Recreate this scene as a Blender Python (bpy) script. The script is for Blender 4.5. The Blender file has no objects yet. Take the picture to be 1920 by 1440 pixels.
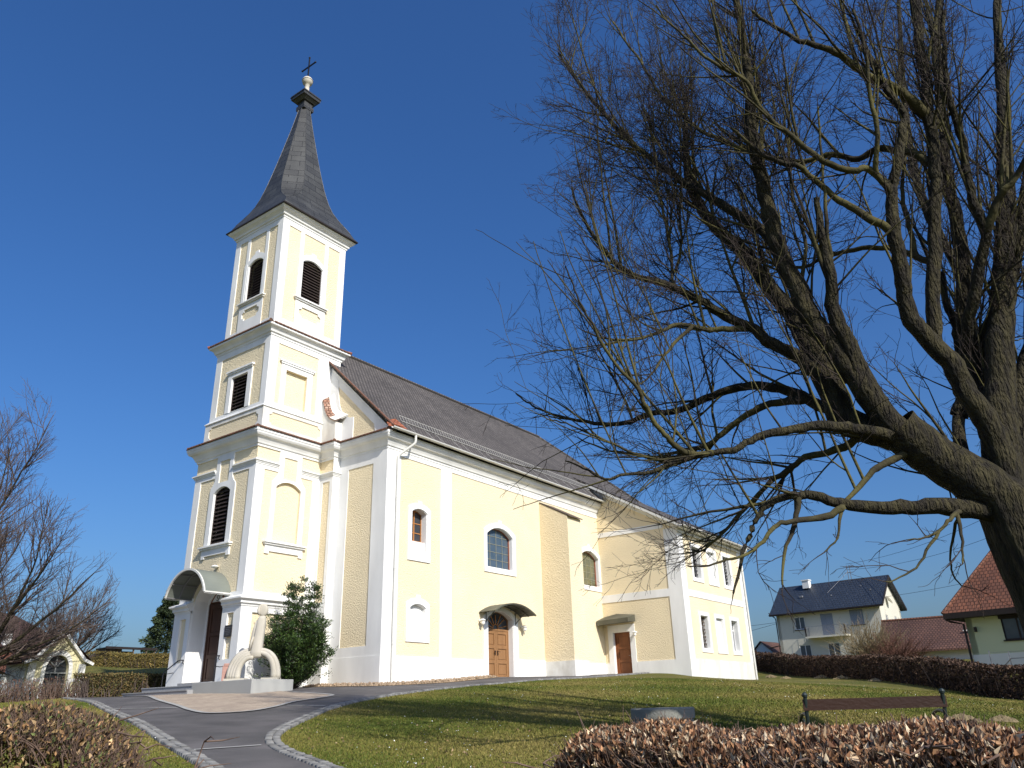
import bpy, bmesh, math, random
import numpy as np
from mathutils import Vector, Matrix, geometry
random.seed(7); RNG = np.random.default_rng(7)
SC = bpy.context.scene
COL = SC.collection
# ------------------------------------------------------------------ camera
cd = bpy.data.cameras.new("camera"); cam = bpy.data.objects.new("camera", cd); COL.objects.link(cam)
CR = ((0.8037872491,0.5943112669,-0.0268360995),(0.2470478432,-0.2924088521,0.9238313842),(-0.5411962873,0.7491936874,0.3818578235))
CP = Vector((22.78522168,-22.4502491,-0.90553219))
m = Matrix(((CR[0][0],CR[1][0],-CR[2][0]),(CR[0][1],CR[1][1],-CR[2][1]),(CR[0][2],CR[1][2],-CR[2][2]))).to_4x4()
m.translation = CP
cam.matrix_world = m
cd.sensor_width = 36; cd.lens = 1470.01/1920*36; cd.clip_end = 2000; cd.clip_start = 0.05
SC.camera = cam
SC.render.resolution_x = 1024; SC.render.resolution_y = 768
# ------------------------------------------------------------------ light
SUN = Vector((1.25,-0.44,1.0)).normalized()
EL = math.asin(SUN.z); AZ = math.atan2(SUN.x, SUN.y)
w = bpy.data.worlds.new("World"); SC.world = w; w.use_nodes = True
nt = w.node_tree; nt.nodes.clear()
wo = nt.nodes.new('ShaderNodeOutputWorld'); bg = nt.nodes.new('ShaderNodeBackground'); sk = nt.nodes.new('ShaderNodeTexSky')
sk.sky_type = 'NISHITA'; sk.sun_disc = False; sk.sun_elevation = EL; sk.sun_rotation = AZ
sk.air_density = 1.2; sk.dust_density = 3.0; sk.ozone_density = 10.0; sk.altitude = 0
bg.inputs[1].default_value = 0.118
hs = nt.nodes.new('ShaderNodeHueSaturation'); hs.inputs['Saturation'].default_value = 1.12; hs.inputs['Hue'].default_value = 0.506; nt.links.new(sk.outputs[0], hs.inputs['Color']); nt.links.new(hs.outputs[0], bg.inputs[0]); nt.links.new(bg.outputs[0], wo.inputs[0])
ld = bpy.data.lights.new("sun", 'SUN'); ld.energy = 4.4; ld.angle = math.radians(0.5); ld.color = (1.0,0.95,0.87)
sun = bpy.data.objects.new("sun", ld); COL.objects.link(sun)
sun.rotation_euler = SUN.to_track_quat('Z','Y').to_euler()
SC.view_settings.view_transform = 'Standard'; SC.view_settings.look = 'None'; SC.view_settings.gamma = 1
SC.view_settings.exposure = 0.25; SC.view_settings.use_curve_mapping = False
SC.render.engine = 'CYCLES'
# ------------------------------------------------------------------ materials
def mat(name, col, rough=0.85, var=0.0, vscale=3.0, bump=0.0, bscale=20.0, col2=None, spec=0.3, metal=0.0, kind=None, p=None, fac=None, detail=4.0, stretch=(1,1,1), bdist=0.02, attr=None, transl=0.0):
    M = bpy.data.materials.new(name); M.use_nodes = True
    n = M.node_tree.nodes; l = M.node_tree.links; b = n['Principled BSDF']
    b.inputs['Roughness'].default_value = rough; b.inputs['Metallic'].default_value = metal
    b.inputs['Specular IOR Level'].default_value = spec
    b.inputs['Base Color'].default_value = (*col,1)
    tc = n.new('ShaderNodeTexCoord'); mp = n.new('ShaderNodeMapping'); mp.inputs['Scale'].default_value = stretch
    l.new(tc.outputs['UV' if kind in ('brick','tile') else 'Object'], mp.inputs[0])
    cur = None; hgt = None
    if kind in ('brick','tile'):
        bt = n.new('ShaderNodeTexBrick'); l.new(mp.outputs[0], bt.inputs['Vector'])
        bt.inputs['Scale'].default_value = 1; bw, bh, mo = p
        bt.inputs['Brick Width'].default_value = bw; bt.inputs['Row Height'].default_value = bh; bt.inputs['Mortar Size'].default_value = mo
        bt.inputs['Color1'].default_value = (*col,1); bt.inputs['Color2'].default_value = (*(col2 or col),1)
        bt.inputs['Mortar'].default_value = (*[c*0.3 for c in col],1); bt.inputs['Bias'].default_value = 0.0; bt.inputs['Mortar Smooth'].default_value = .3
        cur = bt.outputs['Color']
        iv = n.new('ShaderNodeMath'); iv.operation = 'SUBTRACT'; iv.inputs[0].default_value = 1; l.new(bt.outputs['Fac'], iv.inputs[1]); hgt = iv.outputs[0]
    if attr:
        a = n.new('ShaderNodeAttribute'); a.attribute_name = attr; cur = a.outputs['Color']
    if var > 0 or (col2 and kind is None):
        nz = n.new('ShaderNodeTexNoise'); nz.inputs['Scale'].default_value = vscale; nz.inputs['Detail'].default_value = detail
        mp2 = n.new('ShaderNodeMapping'); mp2.inputs['Scale'].default_value = stretch; l.new(tc.outputs['Object'], mp2.inputs[0]); l.new(mp2.outputs[0], nz.inputs['Vector'])
        if col2 and kind is None:
            r = n.new('ShaderNodeValToRGB'); r.color_ramp.elements[0].position = 0.38; r.color_ramp.elements[1].position = 0.62
            r.color_ramp.elements[0].color = (*col,1); r.color_ramp.elements[1].color = (*col2,1)
            l.new(nz.outputs['Fac'], r.inputs[0]); cur = r.outputs[0]
        if var > 0:
            nz2 = n.new('ShaderNodeTexNoise'); nz2.inputs['Scale'].default_value = vscale*0.43; nz2.inputs['Detail'].default_value = 6
            l.new(mp2.outputs[0], nz2.inputs['Vector'])
            mr = n.new('ShaderNodeMapRange'); mr.inputs[1].default_value = 0.3; mr.inputs[2].default_value = 0.7
            mr.inputs[3].default_value = 1-var; mr.inputs[4].default_value = 1+var*0.6
            l.new(nz2.outputs['Fac'], mr.inputs[0])
            mx = n.new('ShaderNodeVectorMath'); mx.operation = 'SCALE'
            if cur is None:
                rgb = n.new('ShaderNodeRGB'); rgb.outputs[0].default_value = (*col,1); cur = rgb.outputs[0]
            l.new(cur, mx.inputs[0]); l.new(mr.outputs[0], mx.inputs['Scale']); cur = mx.outputs[0]
    if cur is not None: l.new(cur, b.inputs['Base Color'])
    if bump > 0:
        bn = n.new('ShaderNodeTexNoise'); bn.inputs['Scale'].default_value = bscale; bn.inputs['Detail'].default_value = 3
        mp3 = n.new('ShaderNodeMapping'); mp3.inputs['Scale'].default_value = stretch; l.new(tc.outputs['Object'], mp3.inputs[0]); l.new(mp3.outputs[0], bn.inputs['Vector'])
        bp = n.new('ShaderNodeBump'); bp.inputs['Strength'].default_value = min(1,bump); bp.inputs['Distance'].default_value = bdist
        if hgt is not None:
            ad = n.new('ShaderNodeMath'); ad.operation = 'MULTIPLY_ADD'; l.new(bn.outputs['Fac'], ad.inputs[0]); ad.inputs[1].default_value = 0.4; l.new(hgt, ad.inputs[2])
            l.new(ad.outputs[0], bp.inputs['Height'])
        else: l.new(bn.outputs['Fac'], bp.inputs['Height'])
        l.new(bp.outputs[0], b.inputs['Normal'])
    return M
M = {}
M['white'] = mat('white_plaster',(.80,.795,.765),.9,var=.13,vscale=2.6,stretch=(1,1,.3),bump=.35,bscale=26,bdist=.008)
M['yellow'] = mat('yellow_plaster',(.80,.685,.465),.92,var=.08,vscale=1.2,bump=1.0,bscale=17,bdist=.035)
M['dirtywhite'] = mat('weathered_plaster',(.76,.75,.70),.9,col2=(.62,.60,.54),vscale=2.2,detail=8,stretch=(1,1,.5),bump=.4,bscale=20,bdist=.01)
M['slate'] = mat('grey_brown_roof_tile',(.17,.15,.135),.8,var=.25,vscale=1.1,kind='tile',p=(.21,.21,.045),col2=(.105,.092,.082),bump=.9,bscale=30,bdist=.02,spec=.35)
M['spire'] = mat('dark_sheet_copper',(.045,.045,.043),.5,kind='brick',p=(.9,.40,.022),col2=(.072,.072,.066),var=.3,vscale=2.5,bump=.35,bscale=8,spec=.5,metal=.15,bdist=.02)
M['orangetile'] = mat('orange_clay_tile',(.46,.15,.07),.8,kind='tile',p=(.18,.16,.02),col2=(.28,.10,.06),var=.3,vscale=5,bump=.8,bscale=30)
M['browntile'] = mat('old_clay_tile',(.14,.08,.055),.85,col2=(.22,.105,.07),vscale=7,bump=.8,bscale=30)
M['redtile'] = mat('red_roof_tile',(.19,.075,.042),.8,kind='tile',p=(.2,.26,.025),col2=(.125,.055,.035),var=.25,vscale=1.2,bump=.9,bscale=20,bdist=.03)
M['barntile'] = mat('weathered_red_tile',(.135,.068,.048),.85,kind='tile',p=(.2,.28,.03),col2=(.095,.05,.04),var=.3,vscale=.8,bump=.9,bscale=20,bdist=.03)
M['darkroof'] = mat('dark_brown_roof_tile',(.075,.045,.038),.85,kind='tile',p=(.2,.28,.03),col2=(.10,.05,.04),var=.25,vscale=.8,bump=.8,bscale=20)
M['scrolltile'] = mat('faded_clay_tile',(.40,.20,.13),.85,kind='tile',p=(.16,.14,.02),col2=(.50,.34,.26),var=.3,vscale=6,bump=.8,bscale=30)
M['bluetile'] = mat('dark_blue_roof_tile',(.022,.030,.045),.45,kind='tile',p=(.33,.33,.03),col2=(.03,.04,.058),bump=.8,bscale=15,spec=.5,bdist=.03)
M['gutter'] = mat('cream_painted_metal',(.66,.65,.60),.4,spec=.5,var=.04,vscale=2)
M['zinc'] = mat('zinc_sheet',(.42,.43,.43),.4,metal=.6,var=.12,vscale=3)
M['louvre'] = mat('dark_brown_louvre',(.040,.027,.022),.7,var=.25,vscale=9,bump=.3,bscale=60)
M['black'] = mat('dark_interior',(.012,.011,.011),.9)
M['darkwood'] = mat('dark_stained_oak',(.075,.035,.022),.55,var=.3,vscale=6,stretch=(1,1,.15),bump=.4,bscale=40,bdist=.005)
M['wood'] = mat('brown_stained_wood',(.30,.155,.065),.55,var=.22,vscale=5,stretch=(1,1,.12),bump=.4,bscale=50,bdist=.005,detail=8)
M['redwood'] = mat('reddish_varnished_wood',(.24,.085,.03),.45,var=.22,vscale=6,stretch=(1,1,.12),bump=.3,bscale=50,bdist=.004)
M['honey'] = mat('honey_window_wood',(.46,.20,.06),.5,var=.12,vscale=8)
M['copperframe'] = mat('red_brown_frame',(.33,.10,.05),.5,var=.1)
M['glass'] = mat('blue_grey_leaded_glass',(.055,.085,.115),.12,col2=(.075,.105,.135),vscale=3,spec=.6,bump=.1,bscale=3,bdist=.01)
M['glass2'] = mat('olive_leaded_glass',(.16,.15,.075),.2,col2=(.11,.115,.075),vscale=2.5,spec=.5,bump=.1,bscale=3,bdist=.01)
M['darkglass'] = mat('dark_window_glass',(.03,.035,.04),.08,spec=.6,col2=(.05,.05,.055),vscale=1.5)
M['lead'] = mat('lead_came',(.30,.29,.21),.6)
M['iron'] = mat('black_wrought_iron',(.018,.018,.022),.5,metal=.5,spec=.5,bump=.3,bscale=80,bdist=.002)
M['galv'] = mat('galvanised_steel',(.36,.35,.32),.5,metal=.0)
M['canopy'] = mat('greenish_polycarbonate',(.16,.175,.15),.45,var=.22,vscale=2,spec=.5,bump=.2,bscale=6)
M['canopyroof'] = mat('weathered_sheet_metal',(.11,.108,.08),.55,var=.3,vscale=3,metal=.2,bump=.3,bscale=8)
M['lampwhite'] = mat('white_enamel',(.78,.77,.72),.35,spec=.5)
M['granite'] = mat('grey_granite',(.27,.27,.27),.8,var=.1,vscale=40,bump=.3,bscale=120,bdist=.003,col2=(.33,.33,.33))
M['lightstone'] = mat('pale_grey_stone',(.36,.36,.335),.85,var=.1,vscale=2,bump=.25,bscale=70,bdist=.003)
M['sandstone'] = mat('beige_sandstone',(.50,.46,.37),.85,var=.1,vscale=2,bump=.5,bscale=45,bdist=.008,col2=(.54,.50,.42))
M['pinkstone'] = mat('reddish_stone',(.52,.30,.24),.85,var=.2,vscale=6,bump=.4,bscale=30)
M['plaque'] = mat('dark_bronze_plaque',(.06,.055,.055),.4,metal=.4,spec=.5,bump=.6,bscale=60,bdist=.004)
M['paint'] = mat('dark_lettering',(.05,.035,.03),.7)
M['brownpaint'] = mat('brown_painted_arch',(.27,.12,.065),.7,var=.15)
M['asphalt'] = mat('asphalt',(.092,.086,.082),.95,var=.25,vscale=1.1,bump=.8,bscale=160,bdist=.006,col2=(.125,.115,.110))
M['paver'] = mat('beige_block_paving',(.46,.37,.27),.9,kind='brick',p=(.24,.16,.008),col2=(.36,.28,.21),var=.14,vscale=3,bump=.5,bscale=60,bdist=.006)
M['sett'] = mat('granite_setts',(.30,.29,.27),.85,attr='Col',var=.15,vscale=25,bump=.6,bscale=70,bdist=.006)
M['joint'] = mat('pale_joint_strip',(.36,.35,.32),.9,var=.15,vscale=8)
M['earth'] = mat('dry_clods',(.32,.23,.15),.95,attr='Col',bump=.8,bscale=40,bdist=.02)
M['bark'] = mat('dark_ridged_bark',(.022,.018,.012),.95,col2=(.058,.049,.022),vscale=5,stretch=(2.5,2.5,.6),var=.3,bump=1.0,bscale=12,bdist=.12,detail=8)
M['bark2'] = mat('mossy_branch_bark',(.030,.025,.015),.95,col2=(.095,.084,.027),vscale=1.6,var=.25,bump=.8,bscale=20,bdist=.02)
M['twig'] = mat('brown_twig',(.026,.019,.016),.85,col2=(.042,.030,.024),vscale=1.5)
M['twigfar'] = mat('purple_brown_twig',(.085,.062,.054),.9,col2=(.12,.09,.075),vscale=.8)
M['leafbrown'] = mat('dry_leaves',(.3,.17,.09),.8,attr='Col',spec=.2)
M['stem'] = mat('hedge_stem',(.10,.062,.045),.85,col2=(.17,.115,.085),vscale=8)
M['leafgreen'] = mat('evergreen_leaves',(.05,.09,.025),.45,attr='Col',spec=.45)
M['needle'] = mat('conifer_needles',(.03,.05,.02),.8,attr='Col')
M['blade'] = mat('grass_blades',(.08,.11,.02),.7,attr='Col',spec=.2)
M['petal'] = mat('white_daisy',(.8,.8,.76),.8)
M['concrete'] = mat('weathered_concrete',(.23,.225,.20),.9,var=.22,vscale=4,bump=.5,bscale=30,col2=(.22,.22,.19))
M['benchwood'] = mat('dark_red_brown_board',(.034,.013,.006),.55,var=.2,vscale=6,stretch=(.2,1,1),bump=.2,bscale=40)
M['benchiron'] = mat('green_black_cast_iron',(.014,.024,.022),.5,spec=.5)
M['render'] = mat('grey_cream_render',(.60,.575,.48),.9,var=.07,vscale=.9,bump=.3,bscale=25)
M['greenwall'] = mat('pale_green_render',(.50,.55,.36),.9,var=.04,vscale=.8)
M['mintwall'] = mat('white_base_render',(.62,.64,.60),.9,var=.05)
M['cream'] = mat('cream_render',(.76,.70,.45),.9,var=.06,vscale=2)
M['whitewall'] = mat('white_render',(.74,.74,.71),.9,var=.06,vscale=1.5)
M['pvc'] = mat('white_window_frame',(.72,.72,.72),.4)
M['blind'] = mat('grey_roller_blind',(.27,.30,.35),.6,kind='brick',p=(9,.07,.006),bump=.3,bscale=5)
M['pane'] = mat('house_window_glass',(.05,.06,.07),.1,spec=.6,col2=(.08,.09,.1),vscale=1)
M['darktrim'] = mat('dark_brown_trim',(.022,.016,.014),.6)
M['greymetal'] = mat('grey_metal',(.25,.25,.26),.5,metal=.4)
M['oldwood'] = mat('grey_brown_planks',(.12,.09,.065),.9,var=.3,vscale=3,bump=.4,bscale=20)
M['wire'] = mat('dark_cable',(.03,.03,.035),.6)
# lawn
def lawn_mat():
    Mt = bpy.data.materials.new('lawn'); Mt.use_nodes = True; n = Mt.node_tree.nodes; l = Mt.node_tree.links; b = n['Principled BSDF']
    b.inputs['Roughness'].default_value = .95; b.inputs['Specular IOR Level'].default_value = .15
    tc = n.new('ShaderNodeTexCoord')
    def nz(s,d=5):
        x = n.new('ShaderNodeTexNoise'); x.inputs['Scale'].default_value = s; x.inputs['Detail'].default_value = d; l.new(tc.outputs['Object'], x.inputs['Vector']); return x
    a = nz(.35); r = n.new('ShaderNodeValToRGB'); e = r.color_ramp.elements
    e[0].position=.32; e[0].color=(.090,.110,.020,1); e[1].position=.68; e[1].color=(.20,.175,.042,1)
    l.new(a.outputs['Fac'], r.inputs[0])
    c = nz(3.0,8); r2 = n.new('ShaderNodeValToRGB'); e = r2.color_ramp.elements
    e[0].position=.42; e[0].color=(0,0,0,1); e[1].position=.72; e[1].color=(1,1,1,1); l.new(c.outputs['Fac'], r2.inputs[0])
    mx = n.new('ShaderNodeMixRGB'); l.new(r2.outputs[0], mx.inputs[0]); l.new(r.outputs[0], mx.inputs[1]); mx.inputs[2].default_value = (.135,.115,.045,1)
    d = nz(60,3); mr = n.new('ShaderNodeMapRange'); mr.inputs[1].default_value=.3; mr.inputs[2].default_value=.7; mr.inputs[3].default_value=.6; mr.inputs[4].default_value=1.3
    l.new(d.outputs['Fac'], mr.inputs[0]); vm = n.new('ShaderNodeVectorMath'); vm.operation='SCALE'; l.new(mx.outputs[0], vm.inputs[0]); l.new(mr.outputs[0], vm.inputs['Scale'])
    l.new(vm.outputs[0], b.inputs['Base Color'])
    bp = n.new('ShaderNodeBump'); bp.inputs['Strength'].default_value=1; bp.inputs['Distance'].default_value=.05; l.new(d.outputs['Fac'], bp.inputs['Height']); l.new(bp.outputs[0], b.inputs['Normal'])
    return Mt
M['lawn'] = lawn_mat()
# ------------------------------------------------------------------ mesh helpers
class MB:
    def __init__(s): s.v=[]; s.f=[]
    def add(s, vs, fs):
        o=len(s.v); s.v.extend([tuple(map(float,a)) for a in vs]); s.f.extend([tuple(i+o for i in f) for f in fs])
    def box(s,x0,x1,y0,y1,z0,z1):
        s.add([(x0,y0,z0),(x1,y0,z0),(x1,y1,z0),(x0,y1,z0),(x0,y0,z1),(x1,y0,z1),(x1,y1,z1),(x0,y1,z1)],
              [(0,3,2,1),(4,5,6,7),(0,1,5,4),(1,2,6,5),(2,3,7,6),(3,0,4,7)])
    def obox(s, c, ax, ay, az, hx, hy, hz):
        c=Vector(c); ax=Vector(ax); ay=Vector(ay); az=Vector(az); vs=[]
        for k in (-1,1):
            for (i,j) in ((-1,-1),(1,-1),(1,1),(-1,1)): vs.append(c+ax*hx*i+ay*hy*j+az*hz*k)
        s.add(vs,[(0,3,2,1),(4,5,6,7),(0,1,5,4),(1,2,6,5),(2,3,7,6),(3,0,4,7)])
    def bar(s, a, b, wd, ht=None, up=(0,0,1)):
        a=Vector(a); b=Vector(b); d=(b-a); L=d.length; d.normalize(); u=Vector(up)
        if abs(d.dot(u))>.98: u=Vector((1,0,0))
        r=d.cross(u).normalized(); u=r.cross(d)
        s.obox((a+b)/2, r, u, d, wd/2, (ht or wd)/2, L/2)
    def tube(s, pts, rs, k=8, cap=True):
        pts=[Vector(p) for p in pts]; n=len(pts)
        if not hasattr(rs,'__len__'): rs=[rs]*n
        d0=(pts[1]-pts[0]).normalized(); u=Vector((0,0,1)) if abs(d0.z)<.9 else Vector((1,0,0)); vs=[]; fs=[]
        for i,p in enumerate(pts):
            d=(pts[min(i+1,n-1)]-pts[max(i-1,0)]).normalized(); r=d.cross(u).normalized(); u=r.cross(d).normalized()
            for j in range(k):
                a=2*math.pi*j/k; vs.append(p+(r*math.cos(a)+u*math.sin(a))*rs[i])
        for i in range(n-1):
            for j in range(k):
                fs.append((i*k+j, i*k+(j+1)%k, (i+1)*k+(j+1)%k, (i+1)*k+j))
        if cap: fs.append(tuple(range(k))[::-1]); fs.append(tuple((n-1)*k+j for j in range(k)))
        s.add(vs,fs)
    def lathe(s, c, prof, k=16):
        vs=[];fs=[]
        for r,z in prof:
            for j in range(k):
                a=2*math.pi*j/k; vs.append((c[0]+r*math.cos(a),c[1]+r*math.sin(a),c[2]+z))
        for i in range(len(prof)-1):
            for j in range(k): fs.append((i*k+j,i*k+(j+1)%k,(i+1)*k+(j+1)%k,(i+1)*k+j))
        s.add(vs,fs)
    def build(s, name, m, parent=None, smooth=False, origin=None, uv=True, label=None):
        me=bpy.data.meshes.new(name); me.from_pydata(s.v,[],s.f); me.update()
        if uv and len(me.polygons): auto_uv(me)
        if smooth: me.shade_smooth()
        me.materials.append(M[m] if isinstance(m,str) else m)
        return link(name, me, parent, origin, label)
def link(name, me, parent=None, origin=None, label=None):
    o=bpy.data.objects.new(name, me); COL.objects.link(o)
    if origin is not None:
        me.transform(Matrix.Translation(-Vector(origin))); o.location=origin
    if parent is not None:
        if parent.type=='EMPTY' and origin is None:
            pass
        o.parent=parent
        loc=Vector((0,0,0)); q=parent
        while q is not None: loc+=q.location; q=q.parent
        if origin is None:
            me.transform(Matrix.Translation(-loc))
        else: o.location=Vector(origin)-loc
    if label: o['label']=label
    return o
def auto_uv(me):
    nv=len(me.vertices); co=np.empty(nv*3); me.vertices.foreach_get('co',co); co=co.reshape(-1,3)
    nl=len(me.loops); vi=np.empty(nl,dtype=np.int32); me.loops.foreach_get('vertex_index',vi)
    npg=len(me.polygons); nr=np.empty(npg*3); me.polygons.foreach_get('normal',nr); nr=nr.reshape(-1,3)
    tot=np.empty(npg,dtype=np.int32); me.polygons.foreach_get('loop_total',tot)
    N=np.repeat(nr,tot,axis=0); T=np.stack([-N[:,1],N[:,0],np.zeros(nl)],1); ln=np.linalg.norm(T,axis=1)
    flat=ln<.12; T[flat]=(1,0,0); ln[flat]=1; T/=ln[:,None]; B=np.cross(N,T)
    P=co[vi]; uvs=np.stack([(P*T).sum(1),(P*B).sum(1)],1)
    l=me.uv_layers.new(name='UVMap'); l.data.foreach_set('uv',uvs.ravel().astype(np.float32))
def raw(name, V, F, m, parent=None, col=None, smooth=False, origin=None, label=None):
    """fast mesh from arrays: F is (n,3) or (n,4)"""
    V=np.asarray(V,dtype=np.float32); F=np.asarray(F,dtype=np.int32)
    me=bpy.data.meshes.new(name); me.vertices.add(len(V)); me.vertices.foreach_set('co',V.ravel())
    k=F.shape[1]; me.loops.add(F.size); me.loops.foreach_set('vertex_index',F.ravel())
    me.polygons.add(len(F)); me.polygons.foreach_set('loop_start',np.arange(0,F.size,k,dtype=np.int32))
    try: me.polygons.foreach_set('loop_total',np.full(len(F),k,dtype=np.int32))
    except Exception: pass
    me.update(calc_edges=True)
    if smooth: me.shade_smooth()
    if col is not None:
        a=me.color_attributes.new('Col','FLOAT_COLOR','POINT'); c=np.ones((len(V),4),dtype=np.float32); c[:,:3]=col; a.data.foreach_set('color',c.ravel())
    me.materials.append(M[m])
    return link(name, me, parent, origin, label)
def thing(name, label, cat, loc, group=None):
    o=bpy.data.objects.new(name,None); COL.objects.link(o); o.location=loc; o.empty_display_size=.3
    o['label']=label; o['category']=cat
    if group: o['group']=group
    return o
def tag(o, label=None, cat=None, group=None, kind=None):
    if label: o['label']=label
    if cat: o['category']=cat
    if group: o['group']=group
    if kind: o['kind']=kind
    return o
# plane frames: (u, z, n) -> world
class FR:
    def __init__(s,o,U,N): s.o=Vector(o); s.U=Vector(U); s.N=Vector(N)
    def __call__(s,u,z,n=0): return s.o+s.U*u+Vector((0,0,z))+s.N*n
def side(x0): return FR((x0,0,0),(0,1,0),(1,0,0))
def front(y0): return FR((0,y0,0),(1,0,0),(0,-1,0))
def rect(u0,u1,z0,z1): return [(u0,z0),(u1,z0),(u1,z1),(u0,z1)]
def arch(u0,u1,z0,zs,rise,n=10):
    """rectangle with a segmental arch on top"""
    hw=(u1-u0)/2; c=(u0+u1)/2; R=(hw*hw+rise*rise)/(2*rise); a0=math.asin(min(1,hw/R)); 
    if rise>hw*.999: a0=math.pi/2
    pts=[(u0,z0),(u1,z0)]
    for i in range(n+1):
        a=a0-2*a0*i/n; pts.append((c+R*math.sin(a), zs+rise-R+R*math.cos(a)))
    return pts
def plate(mb, F, outer, holes, n0, n1, back=True):
    loops=[outer]+list(holes)
    vecs=[[Vector((a,b,0)) for a,b in lp] for lp in loops]
    tris=geometry.tessellate_polygon(vecs)
    flat=[p for lp in loops for p in lp]; N=len(flat)
    vs=[F(a,b,n1) for a,b in flat]+[F(a,b,n0) for a,b in flat]
    fs=[]
    det=F.U.cross(Vector((0,0,1))).dot(F.N)
    for t in tris:
        a,b,c=t; A,B,Cc=[Vector(flat[i]) for i in t]
        ar=(B-A).cross(Cc-A) if False else (B.x-A.x)*(Cc.y-A.y)-(B.y-A.y)*(Cc.x-A.x)
        if abs(ar)<1e-9: continue
        if (ar>0)!=(det>0): a,c=c,a
        fs.append((a,b,c))
        if back: fs.append((c+N,b+N,a+N))
    i0=0
    for li,lp in enumerate(loops):
        k=len(lp); ar=sum(lp[i][0]*lp[(i+1)%k][1]-lp[(i+1)%k][0]*lp[i][1] for i in range(k))
        ccw=(ar>0)==(det>0)
        if li>0: ccw=not ccw
        for i in range(k):
            a=i0+i; b=i0+(i+1)%k
            fs.append((a,a+N,b+N,b) if ccw else (b,b+N,a+N,a))
        i0+=k
    mb.add(vs,fs)
def sweep(mb, path, prof, closed=False, zoff=None):
    
    n=len(path); P=[Vector(p) for p in path]; offs=[]
    for i in range(n):
        ds=[]
        if i>0 or closed: ds.append((P[i]-P[i-1]).normalized())
        if i<n-1 or closed: ds.append((P[(i+1)%n]-P[i]).normalized())
        ns=[Vector((-d.y,d.x)) for d in ds]
        if len(ns)==1: o=ns[0]
        else:
            mm=ns[0]+ns[1]; o=mm/ (1+ns[0].dot(ns[1]))
        offs.append(o)
    k=len(prof); vs=[]
    for i in range(n):
        for (o,z) in prof: vs.append((P[i].x+offs[i].x*o, P[i].y+offs[i].y*o, z))
    fs=[]
    for i in range(n if closed else n-1):
        j=(i+1)%n
        for q in range(k-1): fs.append((i*k+q, j*k+q, j*k+q+1, i*k+q+1))
    if not closed:
        fs.append(tuple(range(k))); fs.append(tuple((n-1)*k+q for q in range(k))[::-1])
    mb.add(vs,fs)
def strip_tex(*a): pass
# ------------------------------------------------------------------ terrain
CTRL=np.array([[22.79,-22.45,-2.5],[17.13,-20.45,-2.1],[11.4,-18.67,-1.6],[3.73,-16.37,-1.0],[-10.6,-11.96,-0.4],[-21.12,-8.72,0.05],[-51.81,0.35,3.0],[17.43,-19.74,-2.05],[13.8,-18.06,-1.7],[9.25,-15.98,-1.33],[2.89,-13.06,-0.95],[-9.83,-7.22,-0.1],[-19.8,-2.55,0.1],[-33.47,3.61,1.6],[-48.06,10.17,3.3],[-77.16,23.5,5.4],[9.97,-14.66,-1.35],[3.94,-11.1,-0.85],[-11.54,-1.91,0.04],[-20.16,3.15,0.9],[-30.54,9.18,2.3],[-41.72,15.81,3.0],[-50.39,20.8,4.5],[14.89,-16.32,-1.7],[10.9,-13.3,-1.33],[5.31,-9.09,-0.75],[15.86,-15.24,-1.7],[12.38,-11.65,-1.33],[7.5,-6.63,-0.75],[16.82,-14.42,-1.7],[13.86,-10.4,-1.33],[9.71,-4.76,-0.75],[4.97,1.68,-0.15],[18.26,-13.53,-1.72],[16.06,-9.04,-1.35],[12.99,-2.75,-0.8],[8.6,6.23,-0.05],[19.21,-13.11,-1.72],[15.84,-3.7,-0.98],[11.77,7.59,-0.3],[2.59,32.98,1.1],[-4.52,52.74,2.4],[20.39,-12.74,-1.75],[18.26,-2.97,-1.2],[15.69,8.75,-0.6],[12.66,22.42,-0.05],[5.57,55.67,2.7],[21.58,-12.52,-1.8],[20.66,-2.56,-1.45],[19.24,12.37,-1.15],[18.08,27.33,0.3],[15.56,57.22,2.3],[23.18,-12.46,-1.9],[24.29,2.5,-1.6],[25.54,17.45,-0.8],[28.93,57.31,1.5],[0.0,-0.3,0.0],[-2.9,-0.6,0.05],[-1.0,-5.1,-0.28],[-4.4,-5.1,-0.17],[-8.7,-5.3,-0.16],[-8.3,-2.0,0.0],[0.6,6.6,0.34],[0.5,3.0,0.12],[1.9,11.2,0.38],[2.0,12.6,0.43],[0.5,17.0,0.55],[3.9,16.9,0.56],[5.1,17.1,0.28],[5.1,21.0,0.25],[5.2,26.2,0.26],[2.2,3.0,0.0],[2.5,8.0,0.22],[-8.0,20.0,0.6],[-14.0,5.0,0.3],[-14.0,26.0,1.0],[5.2,29.0,0.5],[14.0,-36.0,-2.9],[34.0,-30.0,-2.6]])
_S=10.0
def _fit(P,lam=.02):
    n=len(P);X=P[:,:2]/_S;r=np.linalg.norm(X[:,None]-X[None],axis=2)
    K=np.where(r>0,r*r*np.log(r+1e-12),0)+lam*np.eye(n);A=np.zeros((n+3,n+3));A[:n,:n]=K;A[:n,n]=1;A[:n,n+1:]=X;A[n,:n]=1;A[n+1:,:n]=X.T
    b=np.zeros(n+3);b[:n]=P[:,2];return np.linalg.solve(A,b)
_w=_fit(CTRL)
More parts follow.
